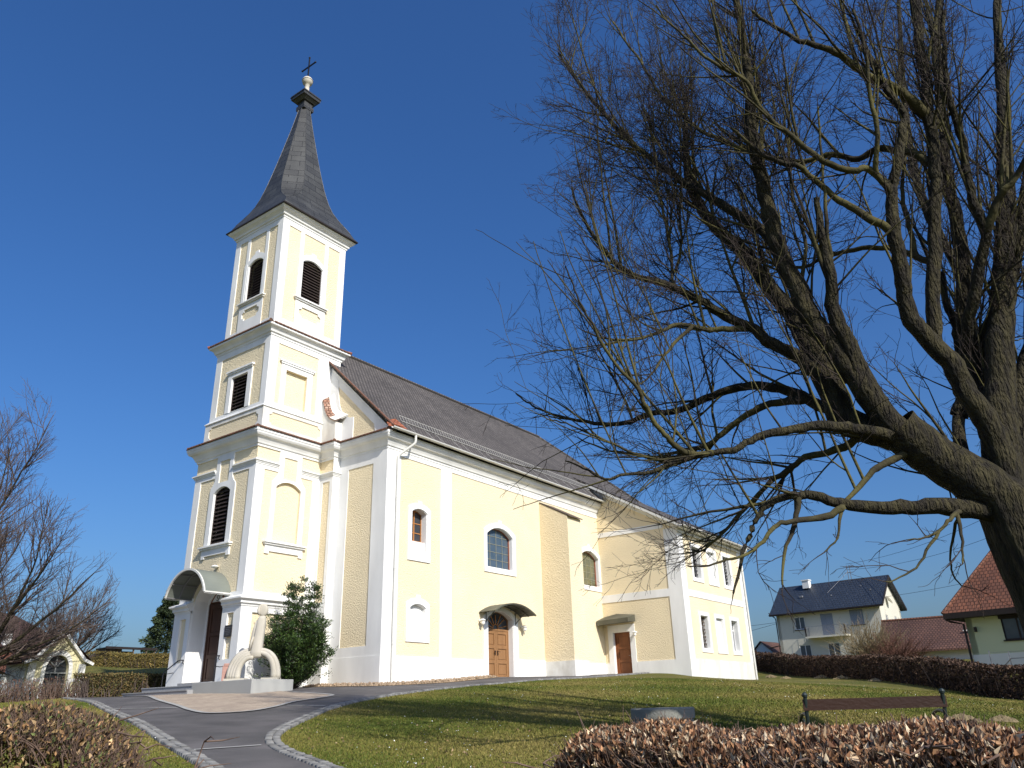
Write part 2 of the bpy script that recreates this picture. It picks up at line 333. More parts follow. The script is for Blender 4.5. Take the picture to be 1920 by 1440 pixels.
def T(x,y):
    x=np.asarray(x,float);y=np.asarray(y,float);sh=x.shape
    cx,cy=10.,0.; dx=x.ravel()-cx;dy=y.ravel()-cy;r=np.hypot(dx,dy);k=np.minimum(1,85/np.maximum(r,1e-6))
    q=np.stack([cx+dx*k,cy+dy*k],1)/_S;out=np.empty(len(q));n=len(CTRL)
    for i in range(0,len(q),20000):
        qq=q[i:i+20000];rr=np.linalg.norm(qq[:,None]-CTRL[None,:,:2]/_S,axis=2)
        out[i:i+20000]=np.where(rr>0,rr*rr*np.log(rr+1e-12),0)@_w[:n]+_w[n]+qq@_w[n+1:]
    return out.reshape(sh)
def tz(x,y): return float(T(np.array([x]),np.array([y]))[0])
def in_poly(x,y,poly):
    x=np.asarray(x);y=np.asarray(y);c=np.zeros(x.shape,bool);n=len(poly)
    for i in range(n):
        x0,y0=poly[i];x1,y1=poly[(i+1)%n]
        t=((y0>y)!=(y1>y))&(x<(x1-x0)*(y-y0)/((y1-y0) if y1!=y0 else 1e-9)+x0); c^=t
    return c
def terrain():
    a=np.concatenate([-np.geomspace(600,50,26)[:-1]+0,np.arange(-50,-14,2.0),np.arange(-14,30,.3),np.arange(30,60,2.0),np.geomspace(60,600,20)])
    b=np.concatenate([-np.geomspace(600,40,24)[:-1],np.arange(-40,-26,1.0),np.arange(-26,30,.3),np.arange(30,70,1.5),np.geomspace(70,700,20)])
    X,Y=np.meshgrid(a,b);Z=T(X,Y)
    nx=len(a);ny=len(b);V=np.stack([X.ravel(),Y.ravel(),Z.ravel()],1)
    i,j=np.meshgrid(np.arange(nx-1),np.arange(ny-1));k=(j*nx+i).ravel()
    F=np.stack([k,k+1,k+nx+1,k+nx],1)
    o=raw('ground',V,F,'lawn',smooth=True);tag(o,'gently sloping lawn around the church','ground',kind='structure')
terrain()
def smooth_line(pts,n=6):
    P=[Vector(p) for p in pts];out=[]
    for i in range(len(P)-1):
        p0=P[max(i-1,0)];p1=P[i];p2=P[i+1];p3=P[min(i+2,len(P)-1)]
        for k in range(n):
            t=k/n;out.append(.5*((2*p1)+(-p0+p2)*t+(2*p0-5*p1+4*p2-p3)*t*t+(-p0+3*p1-3*p2+p3)*t*t*t))
    out.append(P[-1]);return [tuple(p) for p in out]
KR=smooth_line([(17.0,-16.1),(15.4,-15.5),(13.8,-14.79),(12.17,-14.09),(10.98,-13.4),(9.85,-12.45),(8.61,-10.96),(6.49,-8.06),(4.95,-4.91),(4.24,-2.03),(3.6,1.6),(3.3,6.0),(3.2,8.7),(3.1,12.5),(2.9,16.0)])
KL=smooth_line([(16.0,-17.0),(14.5,-16.3),(12.78,-15.47),(10.3,-14.44),(7.43,-13.25),(3.83,-11.73),(-.5,-10.0),(-4.6,-8.37),(-9.5,-6.9)])
def sheet(name,poly,m,h,label,step=.5,kind='structure'):
    n=len(poly);vs=[Vector(p) for p in poly];ed=[(i,(i+1)%n) for i in range(n)]
    # resample boundary
    V=[];
    for i in range(n):
        a=vs[i];b=vs[(i+1)%n];k=max(1,int((b-a).length/step))
        for q in range(k): V.append(a+(b-a)*(q/k))
    nb=len(V);E=[(i,(i+1)%nb) for i in range(nb)];poly2=[tuple(v) for v in V]
    xs=[v.x for v in V];ys=[v.y for v in V]
    gx,gy=np.meshgrid(np.arange(min(xs),max(xs),step),np.arange(min(ys),max(ys),step));ins=in_poly(gx,gy,poly2)
    bx=np.array(poly2)
    for x,y in zip(gx[ins],gy[ins]):
        if np.min((bx[:,0]-x)**2+(bx[:,1]-y)**2)>(.35*step)**2: V.append(Vector((float(x),float(y))))
    r=geometry.delaunay_2d_cdt(V,E,[list(range(nb))],1,1e-5)
    P=np.array([tuple(v) for v in r[0]]);Z=T(P[:,0],P[:,1])+h
    mb=MB();mb.v=[(float(a),float(b),float(c)) for (a,b),c in zip(P,Z)];mb.f=[tuple(f) for f in r[2]]
    # normals up
    ff=[]
    for f in mb.f:
        a,b,c=[P[i] for i in f[:3]]
        ar=(b[0]-a[0])*(c[1]-a[1])-(b[1]-a[1])*(c[0]-a[0]);ff.append(f if ar>0 else f[::-1])
    mb.f=ff;o=mb.build(name,m);tag(o,label,None,kind=kind);return o
ASPH=KR+[(2.0,16.9),(.3,16.9),(-.3,11),(-.3,0),(-3,-.3),(-4,-4.5),(-12,-4.5),(-12,-6.2)]+KL[::-1]
sheet('path',ASPH,'asphalt',.03,'grey asphalt path curving up to the church')
PAV=smooth_line([(-9.1,-5.0),(-5.6,-6.0),(-1.96,-7.7),(1.6,-9.2),(3.57,-10.1),(5.2,-10.65),(5.86,-10.1),(5.47,-9.0),(4.4,-7.5),(3.81,-6.07),(3.3,-5.2),(2.3,-4.7),(.11,-4.15)],5)
sheet('paved_area',PAV+[(-1.5,-3.6),(-5,-4.6)],'paver',.046,'beige block paving in front of the steps')
def strip(line,w,h,mb):
    P=[Vector(p) for p in line];vs=[];fs=[]
    for i,p in enumerate(P):
        d=(P[min(i+1,len(P)-1)]-P[max(i-1,0)]).normalized();nn=Vector((-d.y,d.x))
        for s in (-1,1):
            q=p+nn*w/2*s;vs.append((q.x,q.y,tz(q.x,q.y)+h))
    for i in range(len(P)-1): fs.append((2*i,2*i+2,2*i+3,2*i+1))
    mb.add(vs,fs)
jb=MB()
for ln in ([(.3,-10.3),(2.3,-9.65)],[(10.95,-14.7),(11.35,-13.75)],[(5.35,-8.5),(6.4,-8.15)]):
    pts=[(ln[0][0]+(ln[1][0]-ln[0][0])*k/8,ln[0][1]+(ln[1][1]-ln[0][1])*k/8) for k in range(9)];strip(pts,.1,.042,jb)
strip(PAV,.13,.052,jb)
tag(jb.build('path_joint','joint'),'pale stone strips let into the asphalt path',kind='structure')
def kerb(name,lines,label):
    V=[];F=[];Cc=[]
    for line,offs in lines:
        P=np.array(line);seg=np.hypot(*np.diff(P,axis=0).T);s=np.r_[0,np.cumsum(seg)];L=s[-1]
        for off in offs:
            q=0
            while q<L-.1:
                ln=.13+random.random()*.05;c=q+ln/2;x=np.interp(c,s,P[:,0]);y=np.interp(c,s,P[:,1]);e=.1
                dx=np.interp(c+e,s,P[:,0])-np.interp(c-e,s,P[:,0]);dy=np.interp(c+e,s,P[:,1])-np.interp(c-e,s,P[:,1]);d=math.hypot(dx,dy) or 1;dx/=d;dy/=d
                x+=-dy*off;y+=dx*off;hl=ln/2-.006;hw=.055+random.random()*.006;z=None;k=len(V)
                jit=random.uniform(-.12,.12);ca=math.cos(jit);sa=math.sin(jit);ux,uy=dx*ca-dy*sa,dx*sa+dy*ca
                zt=tz(x,y)+.055+random.uniform(-.006,.008)
                for zz,sc in ((zt-.12,1),(zt-.012,1),(zt,.8)):
                    for a,b in ((-1,-1),(1,-1),(1,1),(-1,1)): V.append((x+ux*hl*a*sc-uy*hw*b*sc,y+uy*hl*a*sc+ux*hw*b*sc,zz))
                for lv in (0,1):
                    for j in range(4): F.append((k+lv*4+j,k+lv*4+(j+1)%4,k+lv*4+4+(j+1)%4,k+lv*4+4+j))
                F.append((k+8,k+9,k+10,k+11))
                g=random.uniform(.12,.24);Cc+= [(g,g*.98,g*.92)]*12;q+=ln
    o=raw(name,V,F,'sett',col=np.array(Cc));tag(o,label,kind='structure')
kerb('kerb',[(KR,(-.19,-.06)),(KL,(.06,.19))],'double row of small granite setts along both edges of the path')
# ================================================================== CHURCH
ch = thing('church','pale yellow and white village church with a slender dark spire on its front tower','church',(-3,8,0))
XS=0.0
E3=.003
def frame_plate(name,m,parts,parent=ch,**k):
    o=None
    for (F,outer,holes,n0,n1) in parts:
        mb=MB(); plate(mb,F,outer,holes,n0,n1); o=mb.build(name,m,parent,**k)
    return o
S0=side(0); FN=front(0)
# ---- nave walls (yellow ground coat) with openings
w1=arch(1.55,2.5,5.1,6.95,.16); w1b=arch(1.55,2.5,1.87,3.0,.15)
W2=arch(6.68,8.72,5.2,6.78,.38); W3=arch(14.98,16.98,5.2,6.78,.38)
DR=arch(6.65,8.6,.1,2.95,.33)
frame_plate('wall','yellow',[(S0,rect(E3,17.12,-1,9.9),[w1,w1b,W2,W3,DR],-.45,0)])
frame_plate('wall','yellow',[(FN,rect(-11.7,-E3,-1,10.0),[],-.45,0),
    (FN,[(-11.7,10.0+.002),(0,10.0+.002),(.1,10.25),(-5.85,16.05),(-11.8,10.25)],[],-.4,-.001)])
for b in ((-11.7,-11.3,.45,26.2,-1,9.9),(-11.3,0,25.8,26.2,-1,9.9),(-.45,-E3,17.125,25.8,4,9.9)): mb=MB(); mb.box(*b); mb.build('wall','yellow',ch)
# ---- niches / backs
frame_plate('blind_niche','white',[(S0,arch(1.5,2.55,1.82,3.0,.2),[],-.3,-.16),(S0,rect(1.5,2.55,5.0,5.72),[],-.3,-.10)])
# white reveals of side wall openings
def reveal(F,pts,n0,n1,t=.012):
    """thin white lining inside an opening; pts ccw in (u,z)"""
    cx=sum(p[0] for p in pts)/len(pts); cz=sum(p[1] for p in pts)/len(pts)
    inner=[(p[0]+(cx-p[0])*t*2/max(.3,abs(p[0]-cx)) , p[1]+(cz-p[1])*t*2/max(.3,abs(p[1]-cz))) if abs(p[1]-cz)>.01 else p for p in pts]
    mb=MB(); plate(mb,F,pts,[inner],n0,n1); mb.build('reveal','white',ch)
for p in (w1,w1b,W2,W3,DR): reveal(S0,p,-.44,.004)
# ---- white trims on the nave side
def keyframe(u0,u1,z0,z1,rise,wd,key=.1,bot=None):
    c=(u0+u1)/2; a=arch(u0-wd,u1+wd,z0-(wd if bot is None else bot),z1+wd*.8,rise+.06)
    zc=max(z for _,z in a)
    return a[:2]+[p for p in a[2:] if p[0]>c+.15]+[(c+.12,zc-.01),(c+.13,zc+key),(c-.13,zc+key),(c-.12,zc-.01)]+[p for p in a[2:] if p[0]<c-.15]
P1=1.1
trim=[
 (S0,rect(-.03+E3,.8,-.6,9.46),[],.001,.03),
 (S0,rect(.802,17.12,9.18,9.46),[],.001,.03),
 (S0,rect(3.37,4.12,P1,9.179),[],.001,.03),
 (S0,rect(.802,6.3,-.6,P1),[],.001,.034),
 (S0,rect(9.0,11.2,-.4,1.18),[],.001,.034),
 (S0,rect(12.45,17.12,-.4,1.18),[],.001,.034),
 (S0,keyframe(1.55,2.5,5.1,6.95,.16,.22),[w1],.001,.045),
 (S0,keyframe(1.55,2.5,1.87,3.0,.15,.22,.12),[w1b],.001,.045),
 (S0,keyframe(6.68,8.72,5.2,6.78,.38,.22,.12),[W2],.001,.045),
 (S0,keyframe(14.98,16.98,5.2,6.78,.38,.22,.12),[W3],.001,.045),
 (S0,arch(6.32,8.95,-.6,2.97,.45),[DR],.001,.05)]
frame_plate('plaster_trim','white',trim)
# ---- nave front white trim
for sx in (0,1):
    def mx(pts): return pts if sx==0 else [(-11.7-u,z) for u,z in pts][::-1]
    fr=[(FN,mx(rect(-2.88,.03-E3,-.6,9.46)),[mx(rect(-2.3,-.78,1.48,8.85))],.001,.03),
        (FN,mx([(.03-E3-.0,-.6),(.03-E3,1.1),(-2.87,1.1),(-2.87,-.6)]),[],.031,.045)]
    frame_plate('plaster_trim','white' ,fr)
# gable trim: rake band + scroll band
rk=[(-4.0,10.12),(-2.17,10.12),(-2.17,11.25),(-2.45,11.30),(-2.75,11.42),(-3.0,11.62),(-3.2,11.9),(-3.32,12.3),(-3.38,12.9),(-3.38,13.15),(-2.9,12.92),(-.62,10.72),(-.55,10.42),(-1.9,10.42),(-2.0,10.12),(0.2,10.12),(0.35,10.25),(-4.6,15.0),(-4.6,12)]
for sx in (0,1):
    pts=[(-4.2,10.12),(-2.17,10.12),(-2.17,11.28),(-2.40,11.30),(-2.70,11.44),(-2.95,11.68),(-3.14,12.05),(-3.26,12.6),(-3.31,13.30),(-.86,10.72),(-.80,10.36),(-2.17,10.30),(-2.17,10.12),(.2,10.12)]
    band=[(-4.3,10.12),(-2.17,10.12),(-2.17,11.28),(-2.40,11.30),(-2.70,11.44),(-2.95,11.68),(-3.14,12.05),(-3.26,12.6),(-3.31,13.35),(-4.3,14.3)]
    rake=[(.25,10.13),(-4.6,14.85),(-4.6,14.3),(-.85,10.64),(-.78,10.32),(-2.16,10.32),(-2.16,10.13)]
    if sx: band=[(-11.7-u,z) for u,z in band]; rake=[(-11.7-u,z) for u,z in rake]
    frame_plate('gable_band','white',[(FN,band,[],0,.04),(FN,rake,[],0,.03)])
# ---- cornice round nave front, links and tower
CPATH=[(0,17.1),(0,0),(-2.9,0),(-2.9,-.37),(-3.75,-.37),(-3.75,-3.71),(-7.95,-3.71),(-7.95,-.37),(-8.8,-.37),(-8.8,0),(-11.7,0),(-11.7,26.2)]
CPROF=[(-.02,9.38),(.05,9.38),(.055,9.47),(.10,9.49),(.13,9.57),(.18,9.66),(.22,9.72),(.235,9.73),(.31,9.76),(.36,9.83),(.38,9.91),(.40,9.92),(.40,10.03),(-.02,10.06)]
mb=MB(); sweep(mb,CPATH,CPROF); mb.build('cornice','white',ch)
def scallop(mb,path,out,z,dz=.10,zin=None,step=.2,closed=False):
    """small tiled pent: slope plus half round tile ends"""
    pf=[(out+.05,z),(out+.05,z+.03),(-.02,z+(zin or .28)),(-.02,z)]
    sweep(mb,path,pf,closed)
    P=[Vector(p) for p in path]; n=len(P)
    for i in range(n if closed else n-1):
        a=P[i];b=P[(i+1)%n];d=(b-a);L=d.length;d.normalize();nn=Vector((-d.y,d.x))
        a2=a-d*out*.9;L2=L+out*1.8;k=int(L2/step)
        for q in range(k):
            c=a2+d*(q+.5)*step+nn*(out+.055)
            mb.obox((c.x,c.y,z+.035),(d.x,d.y,0),(nn.x,nn.y,0),(0,0,1),step*.42,.035,.028)
mb=MB(); scallop(mb,CPATH[1:11],.38,10.035,zin=.22); mb.build('pent_tiles','browntile',ch)
for (x,y) in ((-3.36,-4.10),(-8.34,-4.10),(-2.50,-.77),(.38,-.38)):
    mb=MB(); mb.tube([(x,y,10.08),(x+(-.4 if x>-5.8 else .4),y+.42,10.22)],[.075,.06],8); mb.build('hip_tile','orangetile' if x<-8 else 'browntile',ch)
# ---- nave roof
def roofpt(x): return 10.12+(x*-1+.5)*.968
mb=MB(); RZ=16.25; rx=-5.85; ex=.56; ez=10.16; yf=-.16; yh=20.1; yb=26.75
A=[(ex,yf,ez),(ex,yb,ez),(rx,yh,RZ),(rx,yf,RZ)]; wx=-12.26
mb.add(A,[(0,1,2,3)]); mb.add([(wx,yb,ez),(wx,yf,ez),(rx,yf,RZ),(rx,yh,RZ)],[(0,1,2,3)]); mb.add([(ex,yb,ez),(wx,yb,ez),(rx,yh,RZ)],[(0,1,2)])
dz=.13; mb.add([(a,b,c-dz) for a,b,c in A]+[(wx,yb,ez-dz),(wx,yf,ez-dz)],[(3,2,1,0),(2,3,5,4)])
mb.add([(ex,yf,ez),(rx,yf,RZ),(rx,yf,RZ-dz),(ex,yf,ez-dz)],[(0,1,2,3)]); mb.add([(ex,yf,ez),(ex,yf,ez-dz),(ex,yb,ez-dz),(ex,yb,ez)],[(0,1,2,3)])
rf=mb.build('roof','slate',ch)
mb=MB(); mb.tube([(rx,.5,RZ+.02),(rx,yh,RZ+.02)],.11,8); mb.tube([(rx,yh,RZ+.02),(ex,yb,ez+.04)],.09,8); mb.build('ridge_tile','slate',rf)
mb=MB(); mb.bar((ex,yf-.02,ez+.03),(rx,yf-.02,RZ+.03),.10,.05); mb.bar((wx,yf-.02,ez+.03),(rx,yf-.02,RZ+.03),.10,.05); mb.build('verge_tile','browntile',rf)
mb=MB(); mb.bar((ex-.12,yf+.5,ez-.0+.13),(ex-.12,yf-.05,ez+.1),.22,.05); mb.add([(.5,-.5,10.12),(.62,.55,10.2),(.1,.3,10.75),(-.05,-.1,10.62)],[(0,1,2,3)]); mb.build('corner_tile','orangetile',rf)
# lightning rod / aerial at ridge end
mb=MB(); mb.tube([(rx,19.9,16.3),(rx,19.9,17.6)],.02,5)
for z in (17.1,17.3,17.5): mb.bar((rx-.12,19.9,z),(rx+.12,19.9,z),.015)
mb.build('lightning_rod','iron',rf)
# snow guard
mb=MB(); gx=-.12; nrm=Vector((.7,0,.72)).normalized(); sl=Vector((-.718,0,.696))
def roofat(x): return ez+(ex-x)*(RZ-ez)/(ex-rx)
b0=Vector((gx,0,roofat(gx)+.05)); up=Vector((-.16,0,.30))
y=.9
while y<16.8:
    y1=min(y+1.9,16.85)
    for t in (0,1): mb.bar(b0+up*t+Vector((0,y,0)),b0+up*t+Vector((0,y1-.05,0)),.026)
    q=y
    while q<y1-.04: mb.bar(b0+Vector((0,q,0)),b0+up+Vector((0,q,0)),.018); q+=.19
    for yy in (y+.3,y1-.4): mb.bar(b0+Vector((0,yy,-.04)),Vector((ex-.05,yy+.0,ez+.05)),.02)
    y=y1
mb.build('snow_guard','galv',ch)
# gutters + downpipes
def gutter(mb,a,b,r=.085):
    a=Vector(a);b=Vector(b);d=(b-a).normalized();s=d.cross(Vector((0,0,1)));n=9
    vs=[];fs=[]
    for p in (a,b):
        for rr in (r,r-.012):
            for j in range(n):
                t=math.pi*j/(n-1); vs.append(p+s*math.cos(t)*rr-Vector((0,0,1))*math.sin(t)*rr)
    for j in range(n-1):
        fs.append((j,j+1,2*n+j+1,2*n+j)); fs.append((n+j+1,n+j,3*n+j,3*n+j+1))
    fs.append((0,2*n,3*n,n)); fs.append((n-1,2*n-1,4*n-1,3*n-1)); fs.append(tuple(range(n))+tuple(range(2*n-1,n-1,-1)))
    mb.add(vs,fs)
mb=MB(); gutter(mb,(.62,-.35,10.13),(.62,17.6,10.10)); 
mb.build('gutter','gutter',ch)
def pipe(pts,name='downpipe'):
    mb=MB(); mb.tube(smooth_line3(pts),.055,10)
    z=pts[-1][2]+.5; p=pts[-1]
    zz=p[2]+1.5
    while zz<pts[-2][2]-.4: mb.tube([(p[0],p[1],zz),(p[0],p[1],zz+.05)],.066,10); zz+=2.9
    return mb.build(name,'gutter',ch,smooth=False)
def smooth_line3(pts,n=5):
    out=[]
    P=[Vector(p) for p in pts]
    out.append(P[0])
    for i in range(1,len(P)-1):
        a=P[i]+(P[i-1]-P[i]).normalized()*min(.12,(P[i-1]-P[i]).length/2); b=P[i]+(P[i+1]-P[i]).normalized()*min(.12,(P[i+1]-P[i]).length/2)
        for k in range(n+1):
            t=k/n; out.append(a*(1-t)**2+P[i]*2*t*(1-t)+b*t*t)
    out.append(P[-1]); return out
pipe([(.62,1.05,10.08),(.62,1.05,9.72),(.11,.55,9.15),(.11,.55,.0)])
# ---- W1 casement
def casement(F,u0,u1,z0,z1,rise,n,m,nu,nz,gl='darkglass',fw=.06,bars=.025):
    mb=MB(); o=arch(u0,u1,z0,z1,rise) if rise else rect(u0,u1,z0,z1)
    i=arch(u0+fw,u1-fw,z0+fw,z1-fw*.3,rise*.8) if rise else rect(u0+fw,u1-fw,z0+fw,z1-fw)
    plate(mb,F,o,[i],n,n+.07)
    for k in range(1,nu):
        u=u0+(u1-u0)*k/nu; bw=fw*.75 if (nu==2) else bars; plate(mb,F,rect(u-bw/2,u+bw/2,z0+fw,z1+rise*.7),[],n+.01,n+.06)
    for k in range(1,nz):
        z=z0+(z1-z0)*k/nz; plate(mb,F,rect(u0+fw,u1-fw,z-bars/2,z+bars/2),[],n+.012,n+.045)
    f=mb.build('window',m,ch)
    mb=MB(); plate(mb,F,o,[],n-.02,n+.02); mb.build('pane',gl,f)
    return f
casement(S0,1.52,2.53,5.72,6.95,.16,-.36,'honey',2,3,gl='darkglass',fw=.075,bars=.035)
mb=MB(); plate(mb,S0,rect(1.56,2.49,5.64,5.74),[],-.3,-.14); mb.build('window_sill','honey',ch)
mb=MB(); plate(mb,S0,rect(1.57,2.48,5.06,5.14),[],-.2,-.02); plate(mb,S0,rect(1.57,2.46,1.86,1.95),[],-.17,-.02); mb.build('window_sill','white',ch)
def leaded(F,u0,u1,z0,z1,rise,n,gl):
    mb=MB(); o=arch(u0,u1,z0,z1,rise); i=arch(u0+.07,u1-.07,z0+.06,z1-.02,rise*.93); plate(mb,F,o,[i],n,n+.08); f=mb.build('window','copperframe',ch)
    mb=MB(); plate(mb,F,arch(u0+.01,u1-.01,z0,z1,rise*.97),[],n-.01,n+.02); mb.build('pane',gl,f)
    mb=MB(); nu=4
    for k in range(1,nu):
        u=u0+.07+(u1-u0-.14)*k/nu; mb.bar(F(u,z0+.06,n+.03),F(u,z1+rise*(1-((u-(u0+u1)/2)/((u1-u0)/2))**2)-.05,n+.03),.017)
    for k in range(1,5):
        z=z0+.06+(z1+rise*.75-z0)*k/5; mb.bar(F(u0+.07,z,n+.03),F(u1-.07,z,n+.03),.017)
    mb.build('lead_bars','lead',f)
leaded(S0,6.66,8.74,5.22,6.78,.38,-.26,'glass'); leaded(S0,14.96,17.0,5.22,6.78,.38,-.26,'glass2')
mb=MB(); plate(mb,S0,rect(6.7,8.7,5.19,5.235),[],-.37,.03); plate(mb,S0,rect(15.0,16.96,5.19,5.235),[],-.37,.03); mb.build('window_sill','white',ch)
# ---- double side door with fanlight
def panel_leaf(F,u0,u1,z0,z1,n,m,parent,rows,name='door_leaf'):
    holes=[];st=.13;zz=z0+.14;h=(z1-z0-.14*(len(rows)+1))/sum(rows)
    for r in rows:
        holes.append(rect(u0+st,u1-st,zz,zz+h*r)); zz+=h*r+.14
    mb=MB(); plate(mb,F,rect(u0,u1,z0,z1),holes,n,n+.05); plate(mb,F,rect(u0+.01,u1-.01,z0+.01,z1-.01),[],n-.01,n+.015)
    for hh in holes:
        a,b,c,d=hh[0][0]+.05,hh[1][0]-.05,hh[0][1]+.05,hh[2][1]-.05; plate(mb,F,rect(a,b,c,d),[],n+.014,n+.035)
    return mb.build(name,m,parent)
mb=MB(); plate(mb,S0,arch(6.66,8.59,.05,2.95,.33),[rect(6.72,8.53,.1,2.42),arch(6.72,8.53,2.5,2.93,.30)],-.34,-.26); door=mb.build('door','wood',ch)
panel_leaf(S0,6.72,7.62,.34,2.42,-.33,'wood',door,[1,1,1]); panel_leaf(S0,7.63,8.53,.34,2.42,-.33,'wood',door,[1,1,1])
mb=MB(); mb.box(-.6,-.02,6.6,8.65,.0,.335); mb.build('threshold','lightstone',ch)
mb=MB(); plate(mb,S0,arch(6.7,8.55,2.45,2.93,.31),[],-.36,-.32); fl=mb.build('fanlight','darkglass',door)
mb=MB(); c=7.625
for a in (12,35,58,90,122,145,168):
    r0,r1=.22,.80; ca,sa=math.cos(math.radians(a)),math.sin(math.radians(a)); r1=min(r1,.62/max(.1,abs(sa))) if sa>.3 else .85
    mb.bar(S0(c+ca*r0,2.5+sa*r0,-.29),S0(c+ca*r1,2.5+sa*r1,-.29),.03)
mb.tube([S0(c+.2*math.cos(t),2.5+.2*math.sin(t),-.29) for t in np.linspace(0,math.pi,12)],.02,6); mb.build('sun_rays','honey',fl)
mb=MB()
for u in (7.52,7.72): mb.obox(S0(u,1.45,-.25),(0,1,0),(0,0,1),(1,0,0),.022,.10,.012); mb.tube([S0(u,1.5,-.24),S0(u,1.5,-.19),S0(u+(.1 if u>7.6 else -.1),1.49,-.19)],.011,6)
mb.build('handle','iron',door)
# canopy on the side door
def barrel(u0,u1,zs,rise,n0,n1,F,t=.02,k=14):
    hw=(u1-u0)/2;c=(u0+u1)/2;R=(hw*hw+rise*rise)/(2*rise);a0=math.asin(min(1,hw/R)) if rise<hw else math.pi/2
    vs=[];fs=[]
    for i in range(k+1):
        a=-a0+2*a0*i/k
        for rr in (R,R-t):
            for n in (n0,n1): vs.append(F(c+rr*math.sin(a),zs+rise-R+rr*math.cos(a),n))
    for i in range(k):
        b=4*i; fs+= [(b,b+1,b+5,b+4),(b+2,b+6,b+7,b+3),(b+1,b+3,b+7,b+5),(b,b+4,b+6,b+2)]
    fs+=[(0,2,3,1),(4*k,4*k+1,4*k+3,4*k+2)]
    return vs,fs
mb=MB(); mb.add(*barrel(6.02,9.22,3.12,.42,.03,.95,S0,.03)); cn=mb.build('door_canopy','canopyroof',ch)
mb=MB()
for n in (.08,.5,.92): 
    v,f=barrel(6.05,9.19,3.09,.42,n-.02,n+.02,S0,.03); mb.add(v,f)
for u in (6.5,8.74):
    mb.bar(S0(u,2.75,.05),S0(u,3.2,.6),.035); mb.bar(S0(u,2.7,.05),S0(u,3.25,.05),.035); mb.bar(S0(u,3.22,.05),S0(u,3.24,.92),.03)
for u in (6.9,7.62,8.34): mb.bar(S0(u,3.36 if u!=7.62 else 3.48,.05),S0(u,3.36 if u!=7.62 else 3.48,.93),.03)
mb.build('canopy_frame','canopyroof',cn)
def wall_lamp(F,u,z,n):
    mb=MB(); p=F(u,z,n); mb.tube([p,F(u,z,n+.05)],[.06,.05],10); mb.tube([F(u,z,n+.04),F(u,z+.07,n+.12),F(u,z+.03,n+.2)],.014,6)
    q=F(u,z-.02,n+.2); mb.lathe(q,[(.02,.09),(.10,.05),(.13,.02),(.12,0),(.085,-.02),(.08,-.13),(.05,-.17),(.0,-.18)],12)
    mb.build('wall_lamp','lampwhite',ch,smooth=False)
wall_lamp(S0,6.05,2.75,.03); wall_lamp(S0,9.25,2.65,.03)
# ---- buttress with sloped top
BT=MB(); BT.add([(0,11.2,-1),(1.7,11.2,-1),(1.7,11.2,8.1),(0,11.2,9.02),(0,12.47,-1),(1.7,12.47,-1),(1.7,12.47,8.1),(0,12.47,9.02)],[(0,1,2,3),(1,5,6,2),(5,4,7,6),(3,2,6,7)])
bt=BT.build('buttress','yellow',ch)
mb=MB(); mb.add([(0,11.17,-1),(1.73,11.17,-1),(1.73,11.17,1.13),(0,11.17,1.13),(0,12.5,-1),(1.73,12.5,-1),(1.73,12.5,1.13),(0,12.5,1.13)],[(0,1,2,3),(1,5,6,2),(5,4,7,6),(3,2,6,7)]); mb.build('plinth','dirtywhite',bt)
mb=MB(); mb.add([(.031,11.18,9.03),(1.84,11.18,8.06),(1.84,12.49,8.06),(.031,12.49,9.03),(.031,11.18,9.08),(1.84,11.18,8.11),(1.84,12.49,8.11),(.031,12.49,9.08)],[(3,2,1,0),(4,5,6,7),(0,1,5,4),(1,2,6,5),(2,3,7,6)]); mb.build('coping','oldwood',bt)
# ---- annex
AY=17.12; AX=4.93; FA=front(AY); SA=side(AX)
def vz(x): return 10.60-.575*(x-.89)
AD=rect(.55,1.6,.3,2.78)
frame_plate('wall','yellow',[(FA,[(.0,-1),(AX-E3,-1),(AX-E3,vz(AX)-.1),(-1.25,vz(-1.25)-.1),(-1.25,10.2),(0,10.2)],[AD],-.4,0)])
lows=[rect(u,u+1.0,1.76,3.46) for u in (18.96,21.06,23.25)]; ups=[rect(u,u+1.05,5.45,7.16) for u in (18.78,20.95,23.15)]
frame_plate('wall','yellow',[(SA,rect(AY+E3,26.15,-1,8.0),lows+ups,-.4,0)])
mb=MB(); mb.box(-.4,AX-.4,25.8,26.15,-1,8.2); mb.build('wall','yellow',ch)
wt=[(FA,rect(4.15,AX+.03-E3,1.2,7.95),[],.001,.03),(FA,rect(.001,4.149,8.03,8.3),[],.001,.03),(FA,rect(.001,4.149,4.37,4.78),[],.001,.03),
    (FA,rect(1.92,AX+.03-E3,-.6,1.199),[],.001,.034),(FA,rect(.04,.25,-.6,1.199),[],.001,.034),(FA,rect(.25,1.9,-.3,3.15),[AD],.001,.04)]
frame_plate('plaster_trim','white',wt)
wt=[(SA,rect(AY-.03+E3,17.75,1.2,7.95),[],.001,.03),(SA,rect(25.6,26.18,1.2,7.95),[],.001,.03),(SA,rect(17.752,25.599,4.38,4.72),[],.001,.03),(SA,rect(17.752,25.599,7.7,7.95),[],.001,.03)]
for h in lows+ups:
    wt.append((SA,rect(h[0][0]-.2,h[1][0]+.2,h[0][1]-.2,h[2][1]+.2),[h],.001,.04))
frame_plate('plaster_trim','white',wt)
frame_plate('plinth','dirtywhite',[(SA,rect(AY-.03+E3,26.18,-.6,1.199),[],.001,.034)])
for h in lows+ups: reveal(SA,h,-.39,.003)
reveal(FA,AD,-.39,.003)
